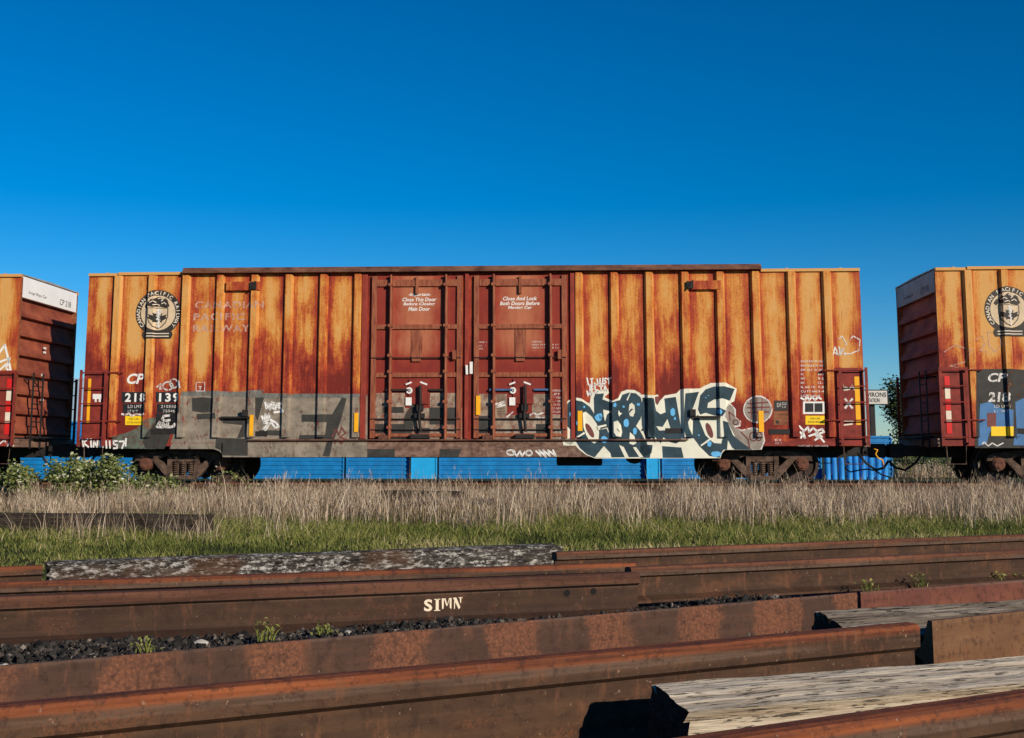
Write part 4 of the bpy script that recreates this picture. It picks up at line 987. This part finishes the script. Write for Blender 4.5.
on_rail(rC, 'stencil', sl_, 'stencil cream', yw)
on_rail(rC, 'bolt_hole', [polyfill(ell(*rail_pt(rC, 567, 593, yw), .0175, .0175))], 'bolt hole black', yw)
on_rail(rC, 'bolt_hole', [polyfill(ell(*rail_pt(rC, 593.5, 591.3, yw), .0175, .0175))], 'bolt hole black', yw)

from mathutils import noise as mn
def timber_obj(p, q, ztop, width, hgt, label, mat, ext0=0, ext1=0, groove=.004, name='timber', rag=.02, seg=110, group='old timbers in the foreground', slant=0.0, cham=.012, tilt=0.0, shade_endmat='black timber'):
    """p, q: points on the back top edge"""
    a, b = on_z(*p, ztop), on_z(*q, ztop); d = b-a; d.z = 0; d.normalize()
    a = a-d*ext0; b = b+d*ext1; L = (b-a).length; nrm = Vector((-d.y, d.x, 0))
    sec = []
    corners = [(0, 0), (-width, 0), (-width, hgt), (0, hgt)]; ns = 14
    for i in range(4):
        c0, c1 = corners[i], corners[(i+1) % 4]
        for j in range(ns):
            f = j/ns; y, z = c0[0]+(c1[0]-c0[0])*f, c0[1]+(c1[1]-c0[1])*f
            e = min(j, ns-j)
            if e == 0:
                y += cham*(1 if y < -width/2 else -1); z += cham*(1 if z < hgt/2 else -1)
            sec.append((y, z))
    n = len(sec); sd = random.random()*50; m = MB(); vs_ = []
    for i in range(seg+1):
        x = L*i/seg
        for (y, z) in sec:
            g = mn.noise(Vector((x*1.1+sd, y*34, z*34)))*groove+mn.noise(Vector((x*5+sd, y*60, z*60)))*groove*.5+mn.noise(Vector((x*.8+sd, y*4, z*4)))*.008
            cy, cz = y+width/2, z-hgt/2; r_ = math.hypot(cy, cz)
            xx = x
            if i == 0: xx += rag*(mn.noise(Vector((sd, y*70, z*70)))+.6*mn.noise(Vector((sd, y*25, z*25))))+slant*(-y)
            if i == seg: xx += rag*mn.noise(Vector((sd+9, y*22, z*22)))
            vs_.append((xx, y+cy/r_*g, z+cz/r_*g))
    fs_ = [(i*n+j, i*n+(j+1) % n, (i+1)*n+(j+1) % n, (i+1)*n+j) for i in range(seg) for j in range(n)]
    b0 = len(vs_)
    vs_ += [(0.01, -width/2, hgt/2), (L-.01, -width/2, hgt/2)]
    fs_ += [(b0, (j+1) % n, j) for j in range(n)]+[(b0+1, seg*n+j, seg*n+(j+1) % n) for j in range(n)]
    m.add(vs_, fs_)
    o = m.build(name, MAT[mat], fix=True); o.data.materials.append(MAT[shade_endmat])
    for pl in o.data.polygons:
        if pl.index >= seg*n: pl.material_index = 1  # end faces get a darker colour that paints in their shade
    sh_ = hgt*math.sin(tilt)
    o.location = (a.x+nrm.x*sh_, a.y+nrm.y*sh_, ztop-hgt+hgt*(1-math.cos(tilt))); o.rotation_euler = (tilt, 0, math.atan2(d.y, d.x))
    tag(o, label, 'timber', group); return o
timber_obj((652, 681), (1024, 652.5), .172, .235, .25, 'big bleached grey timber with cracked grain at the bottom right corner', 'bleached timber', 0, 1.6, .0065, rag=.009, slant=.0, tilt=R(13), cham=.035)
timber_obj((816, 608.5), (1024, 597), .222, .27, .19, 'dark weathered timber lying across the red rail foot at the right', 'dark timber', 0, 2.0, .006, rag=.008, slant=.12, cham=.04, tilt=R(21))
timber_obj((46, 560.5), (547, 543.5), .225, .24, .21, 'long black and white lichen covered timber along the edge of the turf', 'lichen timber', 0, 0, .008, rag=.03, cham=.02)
GT = 'old sleepers lying in the grass'
timber_obj((-30, 512.5), (214, 514), .21, .24, .22, 'dark old sleeper lying in the grass at the left, below the bramble bush', 'black timber', .4, 0, .006, name='old_sleeper', group=GT, seg=60)
timber_obj((387, 490), (470, 491), .27, .26, .27, 'dark old sleeper half hidden in tall dry grass near the middle', 'black timber', 0, 0, .006, name='old_sleeper', group=GT, seg=40)
timber_obj((418, 497), (494, 498.5), .20, .22, .10, 'pale weathered sleeper lying low in dry grass in front of the dark one', 'dark timber', 0, 0, .006, name='old_sleeper', group=GT, seg=40)

# ------------------------------------------------------------------ gravel, stones, weeds
ICO = bmesh.new(); bmesh.ops.create_icosphere(ICO, subdivisions=1, radius=1)
IV = np.array([v.co[:] for v in ICO.verts]); IF = np.array([[v.index for v in f.verts] for f in ICO.faces]); ICO.free()
def np_mesh(name, V, Fc, rnd, mat, parent=None, smooth=False):
    me = bpy.data.meshes.new(name); nv, nf = len(V), len(Fc)
    me.vertices.add(nv); me.vertices.foreach_set('co', V.astype(np.float32).ravel())
    me.loops.add(nf*3); me.loops.foreach_set('vertex_index', Fc.astype(np.int32).ravel())
    me.polygons.add(nf); me.polygons.foreach_set('loop_start', np.arange(0, nf*3, 3, dtype=np.int32))
    me.update(calc_edges=True)
    at = me.attributes.new('rnd', 'FLOAT', 'POINT'); at.data.foreach_set('value', rnd.astype(np.float32))
    me.polygons.foreach_set('use_smooth', np.zeros(nf, dtype=bool)); me.materials.append(mat); me.validate()
    return link(name, me, parent)
d3 = Vector((gd.x, gd.y, 0)); n3 = Vector((gn.x, gn.y, 0))
def band(n, t0, t1, s0, s1):
    tt = rng.uniform(t0, t1, n); ss = rng.uniform(s0, s1, n)
    return np.stack([G1.x+gd.x*tt+gn.x*ss, G1.y+gd.y*tt+gn.y*ss], 1)
pc = turf(*on_z(320, 640, .03).to_2d())
def stones(n, t0, t1, s0, s1, smin, smax, z):
    p = band(n, t0, t1, s0, s1); sz = smin+(smax-smin)*rng.random(n)**2.2
    V = IV[None]*(1+rng.uniform(-.5, .4, (n, 12, 1)))*sz[:, None, None]*rng.uniform(.55, 1.25, (n, 1, 3))
    an = rng.uniform(0, 6.28, n); c, s_ = np.cos(an)[:, None], np.sin(an)[:, None]
    V = np.stack([V[..., 0]*c-V[..., 1]*s_, V[..., 0]*s_+V[..., 1]*c, V[..., 2]], 2)
    hump = np.array([mn.noise(Vector((a*1.3, b*1.3, 0))) for a, b in p])
    hp = on_z(700, 604, .03); hump = hump+2.2*np.exp(-((p[:, 0]-hp.x)**2+(p[:, 1]-hp.y)**2*2)/.35)
    V[..., 0] += p[:, :1]; V[..., 1] += p[:, 1:]; V[..., 2] += (z+np.maximum(hump, -.3)*.03*(z > -.015)+rng.uniform(-.01, .02, n))[:, None]
    Fc = (IF[None]+np.arange(n)[:, None, None]*12).reshape(-1, 3)
    return V.reshape(-1, 3), Fc, np.repeat(rng.random(n), 12)
parts = [stones(42000, -2.5, 8.5, pc-.85, pc+.45, .005, .021, .002), stones(5000, -1, 8, sA-1.6, sA+.1, .008, .02, LOW-.01), stones(2500, -1, 8, pc+.45, -.3, .008, .02, -.016)]
V = np.concatenate([q[0] for q in parts]); o_ = np.cumsum([0]+[len(q[0]) for q in parts[:-1]])
Fc = np.concatenate([q[1]+b_ for q, b_ in zip(parts, o_)]); rn = np.concatenate([q[2] for q in parts])
tag(np_mesh('gravel', V, Fc, rn, MAT['gravel stones']), 'dark grey track gravel lying between the stacked rails', 'gravel', kind='stuff')
def stone(px_, py_, r_, label):
    p = on_z(px_, py_, .02); bm = bmesh.new(); bmesh.ops.create_icosphere(bm, subdivisions=2, radius=1)
    for v_ in bm.verts: v_.co *= 1+.35*mn.noise(v_.co*1.6+Vector((px_, 0, 0))); v_.co.x *= 1.5; v_.co.z *= .7; v_.co *= r_
    me = bpy.data.meshes.new('stone'); bm.to_mesh(me); bm.free()
    o = link('stone', me, None, MAT['white stone']); o.location = p; o.rotation_euler = (0, 0, px_); tag(o, label, 'stone', 'pale stones on the gravel')
stone(201, 643.5, .023, 'largest pale stone on the gravel in front of the stencilled rail')
stone(93, 656, .014, 'small pale stone on gravel, between the largest stone and the left frame edge')
stone(4, 666, .014, 'pale stone on the gravel at the left frame edge')
stone(348, 632.5, .016, 'pinkish pale stone on the gravel left of the stencilled letters')
stone(706, 603.5, .014, 'pale flat stone on the gravel right of the bolt hole end')

def blades(P, hgt, wid, lean, rnd, z0=0.0, seg=2, curl=1.0):
    n = len(P); an = rng.uniform(0, 2*np.pi, n); la = rng.uniform(0, 2*np.pi, n)
    wx, wy = np.cos(an)*wid/2, np.sin(an)*wid/2; lx, ly = np.cos(la)*lean*hgt, np.sin(la)*lean*hgt
    z0 = np.broadcast_to(z0, (n,)); V = []
    for i in range(seg):
        f = i/seg; w_ = 1-.55*f; q = f**(1+curl)
        for sg in (-1, 1): V.append(np.stack([P[:, 0]+lx*q+sg*wx*w_, P[:, 1]+ly*q+sg*wy*w_, z0+hgt*f*(1-.15*q*lean)], 1))
    V.append(np.stack([P[:, 0]+lx, P[:, 1]+ly, z0+hgt*(1-.2*lean)], 1))
    k_ = 2*seg+1; V = np.stack(V, 1).reshape(-1, 3); f_ = []
    for i in range(seg-1): f_ += [(2*i, 2*i+1, 2*i+3), (2*i, 2*i+3, 2*i+2)]
    f_.append((2*seg-2, 2*seg-1, 2*seg))
    Fc = (np.array(f_)[None]+np.arange(n)[:, None, None]*k_).reshape(-1, 3)
    return V, Fc, np.repeat(np.clip(rnd, 0, 1), k_)
def join_np(L):
    o_ = np.cumsum([0]+[len(q[0]) for q in L[:-1]])
    return np.concatenate([q[0] for q in L]), np.concatenate([q[1]+b for q, b in zip(L, o_)]), np.concatenate([q[2] for q in L])
def vnoise(P, sc, off=0): return np.array([mn.noise(Vector((a*sc+off, b*sc, off))) for a, b in P])
# wedge of ground the photograph sees, a little wider
def wedge(n, y0, y1, mar=1.5):
    y = np.sqrt(rng.uniform(y0*y0, y1*y1, n)); x = rng.uniform(-1, 1, n)*(y*.43+mar); return np.stack([x, y], 1)
def is_turf(P, mgn=0.0): return ((P[:, 0]-G1.x)*gn.x+(P[:, 1]-G1.y)*gn.y) > mgn
P = wedge(150000, 6.2, 16.5); P = P[is_turf(P, .06)]
nz = vnoise(P, .7); nz2 = vnoise(P, 2.6, 5)
keep = rng.random(len(P)) < np.clip(.75+nz2*.8, .25, 1)*np.clip((17-P[:, 1])/4, .1, 1); P, nz, nz2 = P[keep], nz[keep], nz2[keep]
hg = rng.uniform(.018, .060, len(P))*(1+.9*nz2)*(1+np.clip((P[:, 1]-9)/7, 0, .8))
dryish = np.clip(np.clip((-P[:, 0]-2.5)/4, 0, .35)*np.clip((9.5-P[:, 1])/2, 0, 1), 0, .4)
g = blades(P, hg, rng.uniform(.005, .011, len(P)), rng.uniform(.2, 1.1, len(P)), np.clip(.40+nz*.55+nz2*.3+rng.normal(0, .20, len(P))+dryish, 0, 1), seg=2)
tag(np_mesh('green_grass', *g, MAT['green grass blades']), 'short green turf between the stacked rails and the tall dry grass', 'grass', kind='stuff')
# tall dry grass
P = wedge(2600, 12.4, 23.4, 2); nz = vnoise(P, .55, 3); nz2 = vnoise(P, 1.7, 9)
edge = 13.1+1.9*nz+1.4*nz2+np.where(P[:, 0] < -2.4, .8, 0)+np.clip(P[:, 0]*.08, -.2, .9)
keep = rng.random(len(P)) < np.clip((P[:, 1]-edge)/2.0, 0, 1)*np.clip(.62+1.0*nz2, .10, 1); CL, cz = P[keep], nz[keep]
ch = rng.uniform(.24, .58, len(CL))*(1+.4*nz2[keep])*np.clip(1.12-(CL[:, 1]-14)*.045, .62, 1.1)*np.where(CL[:, 0] < -4.3, .8, 1); cnt = rng.integers(9, 36, len(CL))
ix = np.repeat(np.arange(len(CL)), cnt); off = rng.normal(0, .11, (len(ix), 2)); P = CL[ix]+off  # stalks of a clump
nz = cz[ix]+rng.normal(0, .25, len(CL))[ix]; hg = ch[ix]*rng.uniform(.45, 1.08, len(ix))*np.where(rng.random(len(ix)) < .05, 1.4, 1)
a1 = blades(P, hg, rng.uniform(.0035, .0105, len(P)), rng.uniform(.03, .55, len(P)), .53+.28*nz+rng.normal(0, .24, len(P)), seg=3)
B = wedge(26000, 13, 23.6, 2); bz = vnoise(B, .9, 4); kb = rng.random(len(B)) < np.clip((B[:, 1]-13.8-1.5*bz)/3, 0, 1); B = B[kb]
a2 = blades(B, rng.uniform(.08, .26, len(B)), rng.uniform(.005, .012, len(B)), rng.uniform(.3, 1.2, len(B)), .26+.25*bz[kb]+rng.normal(0, .16, len(B)), seg=3)
# feathery seed heads: short upright tufts at the tops of some stalks
i3 = np.where(rng.random(len(P)) < .16)[0]; rep = np.repeat(i3, 5)
z3 = hg[rep]*rng.uniform(.72, .96, len(rep))
a3 = blades(P[rep]+rng.normal(0, .012, (len(rep), 2)), rng.uniform(.04, .09, len(rep)), np.full(len(rep), .006), rng.uniform(.1, .7, len(rep)), .55+rng.normal(0, .18, len(rep)), z0=z3, seg=2)
CL = np.stack([rng.uniform(-5.6, -2.2, 46), rng.uniform(11.6, 13.4, 46)], 1); ix = np.repeat(np.arange(46), 9); P3 = CL[ix]+rng.normal(0, .07, (len(ix), 2))
a4 = blades(P3, rng.uniform(.14, .42, len(ix)), rng.uniform(.003, .007, len(ix)), rng.uniform(.05, .6, len(ix)), .55+rng.normal(0, .2, len(ix)), seg=3)
tag(np_mesh('dry_grass', *join_np([a1, a2, a3, a4]), MAT['dry grass stalks']), 'tall dry straw coloured grass in front of the train', 'grass', kind='stuff')
# fresh growth among the dry stalks
P = wedge(42000, 11.5, 19); nz = vnoise(P, .8, 21); keep = rng.random(len(P)) < np.clip(.5+1.2*nz, .04, 1)*np.clip((20-P[:, 1])/5, 0, 1); P = P[keep]; nz = nz[keep]
g = blades(P, rng.uniform(.05, .15, len(P))*(1+.6*nz), rng.uniform(.006, .012, len(P)), rng.uniform(.3, 1.1, len(P)), .45+.3*nz+rng.normal(0, .2, len(P)), seg=3)
tag(np_mesh('fresh_grass', *g, MAT['green grass blades']), 'longer fresh green grass at the foot of the dry stalks', 'grass', kind='stuff')
# grass beyond the train
P = wedge(90000, 44, 66, 2); P = P[P[:, 0] > P[:, 1]*.318]; g = blades(P, rng.uniform(.2, .6, len(P)), rng.uniform(.012, .022, len(P)), rng.uniform(.05, .4, len(P)), .5+rng.normal(0, .2, len(P)), seg=2)
tag(np_mesh('far_grass', *g, MAT['dry grass stalks']), 'pale dry grass beyond the train, glimpsed under the right car', 'grass', kind='stuff')

def leaves(n, center, rad, size, mean, sd, shape=None):
    """n folded leaves in an ellipsoid-ish volume"""
    d = rng.normal(size=(n, 3)); d /= np.linalg.norm(d, axis=1)[:, None]
    rr = rng.random(n)**.45
    P = np.array(center)+d*rr[:, None]*np.array(rad)
    return leaf_at(P, size, mean, sd)
def leaf_at(P, size, mean, sd):
    n = len(P); a = rng.normal(size=(n, 3)); a[:, 2] *= .5; a /= np.linalg.norm(a, axis=1)[:, None]
    up = rng.normal(size=(n, 3))*.55+np.array([.35, -.55, .7]); b = np.cross(up, a); b /= np.linalg.norm(b, axis=1)[:, None]; c = np.cross(a, b)
    s = (size*rng.uniform(.55, 1.3, n))[:, None]
    v = [P, P+a*s*.5+b*s*.32+c*s*.08, P+a*s, P+a*s*.5-b*s*.32+c*s*.08]
    V = np.stack(v, 1).reshape(-1, 3); Fc = (np.array([(0, 1, 2), (0, 2, 3)])[None]+np.arange(n)[:, None, None]*4).reshape(-1, 3)
    return V, Fc, np.repeat(np.clip(rng.normal(mean, sd, n), 0, 1), 4)
# weeds between the rails
def weed(px_, py_, h, label, zz=.03, n=26):
    p = on_z(px_, py_, zz)
    Pn = np.zeros((n, 2))+rng.normal(0, .02, (n, 2)); g = blades(Pn, rng.uniform(.4, 1, n)*h, np.full(n, .006), rng.uniform(.2, .9, n), rng.normal(.55, .15, n), seg=3)
    lf = leaf_at(np.stack([rng.normal(0, .03, n), rng.normal(0, .03, n), rng.uniform(.2, .9, n)*h], 1), .022, .6, .15)
    o = np_mesh('weed', *join_np([g, lf]), MAT['green grass blades']); o.location = p; tag(o, label, 'weed', 'weeds in the gravel')
weed(147, 653, .07, 'green weed in the gravel left of the largest pale stone')
weed(266, 640, .10, 'tallest weed in front of the dark stencilled rail, left of its letters')
weed(322, 634, .05, 'small weed in the gravel a little left of the stencilled letters')
weed(868, 594, .09, 'low spreading weed beside the joint in the red rail foot')
weed(921, 589, .11, 'upright weed in front of the brown rail, right of the joint in the red foot')
weed(998, 582, .06, 'small weed in front of the brown rail near the right frame edge')
weed(1016, 580.5, .05, 'tiny weed against the red rail foot at the right frame edge')

# brambles
def bramble(px0, px1, Y, ztop, label, n=1500, lo=.05, thick=.7, size=.07, mean=.52):
    a_, b_ = on_y(px0, 480, Y), on_y(px1, 480, Y); cx_ = (a_.x+b_.x)/2; hw = (b_.x-a_.x)/2
    root = empty('bramble', (cx_, Y, 0)); m = MB(); PP = []
    for i in range(int(14+hw*10)):
        x = random.uniform(-hw, hw)*.85; ht = (ztop-lo)*(1-.55*(abs(x)/hw)**2)*random.uniform(.65, 1.05); y = random.uniform(-thick, thick)*.6
        dx, dy = random.uniform(-.45, .45), random.uniform(-.35, .25); pts = []
        for q in range(7):
            f = q/6; pts.append((x+dx*f, y+dy*f, ht*math.sin(f*2.0)/math.sin(1.57)*1.0 if f < .8 else ht*math.sin(1.6)-(f-.8)*ht*.5))
        m.tube(pts, .008, 5, r2=.003)
        for q in range(int(n/(14+hw*10))):
            f = random.random()**.6*5.99; j = int(f); p = Vector(pts[j]).lerp(Vector(pts[j+1]), f-j)
            PP.append((p.x+random.gauss(0, .07), p.y+random.gauss(0, .07), max(.04, p.z+random.gauss(0, .06))))
    m.build('stem', MAT['bramble stem'], root)
    np_mesh('foliage', *leaf_at(np.array(PP), size, mean, .24), MAT['bramble leaves'], root)
    tag(root, label, 'bramble', 'bramble bushes'); return root
bramble(-30, 92, 20.8, .70, 'low light green bramble bush at the left frame edge, spreading under the left car', 3800)
bramble(66, 135, 21.2, .86, 'tallest bramble bush, standing before the gap between left and middle cars', 3600)
bramble(118, 172, 20.9, .50, 'smaller bramble bush thinning into dry grass under the crest end of the middle car', 1500, mean=.5)
bramble(205, 262, 24.1, .62, 'thin leafy bramble climbing the truck below the grey paint', 160, size=.06)
bramble(893, 962, 43.0, .95, 'bush beyond the train, under the dark end of the right car', 1500, mean=.35)

# ------------------------------------------------------------------ blue things behind the train
def ribbed(px0, px1, Y, ztop, label, dep=2.2, mat='blue paint', ribs=True, name='ribbed_container'):
    a_, b_ = on_y(px0, 470, Y).x, on_y(px1, 470, Y).x; L = b_-a_
    root = empty(name, ((a_+b_)/2, Y, 0)); m = MB()
    nr = int(ztop/.15) if ribs else 1; pr = []
    for i in range(nr):
        z0 = ztop*i/nr; h_ = ztop/nr
        pr += [(0, z0), (0, z0+h_*.45), (.035, z0+h_*.55), (.035, z0+h_*.92)] if ribs else [(0, z0)]
    pr += [(0, ztop)]
    e = .05
    vs_ = [(x, y, z) for y, z in pr for x in (-L/2+e, L/2-e)]
    m.add(vs_, [(2*i, 2*i+1, 2*i+3, 2*i+2) for i in range(len(pr)-1)])
    m.box(-L/2+e, L/2-e, .04, dep, 0, ztop-.002)
    m.build('side_panel', MAT[mat], root)
    for s in (-1, 1):
        m = MB(); m.box(min(s*L/2, s*(L/2-e)), max(s*L/2, s*(L/2-e)), -.03, .1, 0, ztop+.01); m.build('corner_post', MAT[mat], root, bevel=.006)
    m = MB(); m.box(-L/2+e+.001, L/2-e-.001, -.03, .08, ztop+.0, ztop+.07); m.build('top_rail', MAT[mat], root, bevel=.006)
    tag(root, label, 'container', 'blue ribbed containers behind the train'); return root
ribbed(-60, 76, 43, 1.15, 'blue ribbed container behind the bramble bush and the left car end')
ribbed(78, 205, 43.3, 1.4, 'blue ribbed container behind the left truck of the middle car')
ribbed(208, 344, 43, 1.4, 'blue ribbed container right of the left truck, under the grey painted wall')
ribbed(346, 409, 43, 1.4, 'narrow blue ribbed container under the left door, beside the bright block')
ribbed(411, 437, 42.8, 1.4, 'bright sky blue smooth block between ribbed containers under the left door', mat='bright blue paint', ribs=False, name='smooth_container')
ribbed(439, 645, 43, 1.4, 'longest blue ribbed container, under the right door and the start of the graffiti')
ribbed(646.5, 660, 42.8, 1.4, 'slim bright blue block under the middle of the graffiti', mat='bright blue paint', ribs=False, name='smooth_container')
ribbed(662, 822, 43, 1.4, 'blue ribbed container behind the right truck of the middle car')
ribbed(866, 893, 46, 1.48, 'small blue container seen through the right gap below the sign post')
ribbed(66, 84, 45, 2.0, 'taller blue container seen through the left gap between the cars')
b_ = ribbed(60, 90, 48, 3.8, 'pale blue grey box seen high in the left gap between the cars', mat='pale box paint', ribs=False, name='pale_container'); b_['group'] = ''; del b_['group']
ORD = ['first', 'second', 'third', 'fourth', 'fifth', 'sixth', 'seventh', 'eighth', 'ninth']
hts = [.93, .95, .94, .88, .91, .95, .99, .77, .74]
for i in range(9):
    p = on_y(827.5+i*7.2, 470, 41.5); m = MB(); r_ = .096
    m.lathe([(r_, 0), (r_, hts[i]), (r_-.012, hts[i]), (r_-.012, hts[i]-.1)], (0, 0, 0), 'z', 18)
    o = m.build('blue_pipe', MAT['pipe blue'], smooth=False); o.location = (p.x, 41.5+random.uniform(-.05, .05), 0); o.rotation_euler = (random.uniform(-.03, .03), random.uniform(-.02, .02), 0)
    tag(o, ORD[i]+' upright blue pipe from the left in the row below the right gap', 'pipe', 'row of upright blue pipes')
m = MB(); pts = [on_y(x, y, 27.6) for x, y in ((849, 462), (845, 468), (850, 472), (860, 470), (868, 469), (876, 471), (882, 475), (889, 477))]
m.tube(pts, .018, 6); tag(m.build('cable', MAT['black iron'], smooth=True), 'black cable looping across the upright blue pipes', 'cable')
m = MB(); pts = [on_y(x, y, 26.0) for x, y in ((874, 449), (877.5, 450), (875.5, 454), (878, 458), (882.5, 460), (883.5, 465))]
m.tube(pts, .016, 6); tag(m.build('bent_rod', MAT['yellow reflector'], smooth=True), 'bent yellow rod hanging above the upright blue pipes', 'rod')
# the sign
a_, b_ = on_y(864, 404, 46), on_y(887, 390.5, 46); root = empty('billboard', ((a_.x+b_.x)/2, 46, 0)); hw = (b_.x-a_.x)/2
m = MB(); m.box(-hw, hw, -.05, .05, a_.z, b_.z); m.build('board', MAT['sign board'], root)
m = MB()
for z0, z1 in ((a_.z-.03, a_.z), (b_.z, b_.z+.03)): m.box(-hw-.03, hw+.03, -.07, .07, z0, z1)
m.box(hw, hw+.03, -.07, .07, a_.z, b_.z); m.box(-hw-.03, -hw, -.07, .07, a_.z, b_.z); m.build('frame', MAT['black iron'], root)
m = MB(); px_ = on_y(873.5, 420, 46).x-root.location.x; m.box(px_-.09, px_+.09, .06, .2, 0, b_.z-.05); m.build('post', MAT['black iron'], root)
m = MB(); hh = b_.z-a_.z
for s_, x0, x1, z0, z1 in (('VIRONS', -hw+.1, hw-.05, .52, .86), ('STATION', -hw+.1, hw*.30, .12, .42)):
    v_, f_ = text_box(s_, x0, a_.z+hh*z0, x1, a_.z+hh*z1, bold=.02); m.add([(x, -.055, z) for x, z in v_], f_)
m.build('lettering', MAT['black paint'], root, fix=False)
tag(root, 'small white sign board on a dark post beyond the right end of the middle car', 'sign')
# tree behind the right car
def tree(px_, Y, h, rad, label, n=3800):
    x = on_y(px_, 440, Y).x; root = empty('tree', (x, Y, 0)); m = MB(); PP = []
    m.tube([(0, 0, 0), (.05, 0, h*.5), (0, .05, h*.9)], .13, 8, r2=.03)
    for i in range(26):
        z = h*random.uniform(.15, .9); an = random.uniform(0, 6.28); r_ = rad*(1-(z/h)*.55)*random.uniform(.7, 1.1)
        q = [(0, 0, z), (r_*.5*math.cos(an), r_*.5*math.sin(an), z+.15), (r_*math.cos(an), r_*math.sin(an), z+.35)]
        m.tube(q, .04, 5, r2=.008)
        for _ in range(n//26):
            f = random.uniform(.25, 1.05); PP.append((q[2][0]*f+random.gauss(0, .16), q[2][1]*f+random.gauss(0, .16), z+.35*f+random.gauss(0, .18)))
    m.build('trunk', MAT['bark'], root); np_mesh('crown', *leaf_at(np.array(PP), .13, .5, .25), MAT['tree leaves'], root)
    tag(root, label, 'tree', 'trees beyond the train'); return root
tree(903, 47, 3.7, 1.0, 'dark leafy tree beyond the gap, half hidden behind the right car')
tree(985, 50, 2.6, 1.6, 'low dark tree hidden mostly behind the right car')
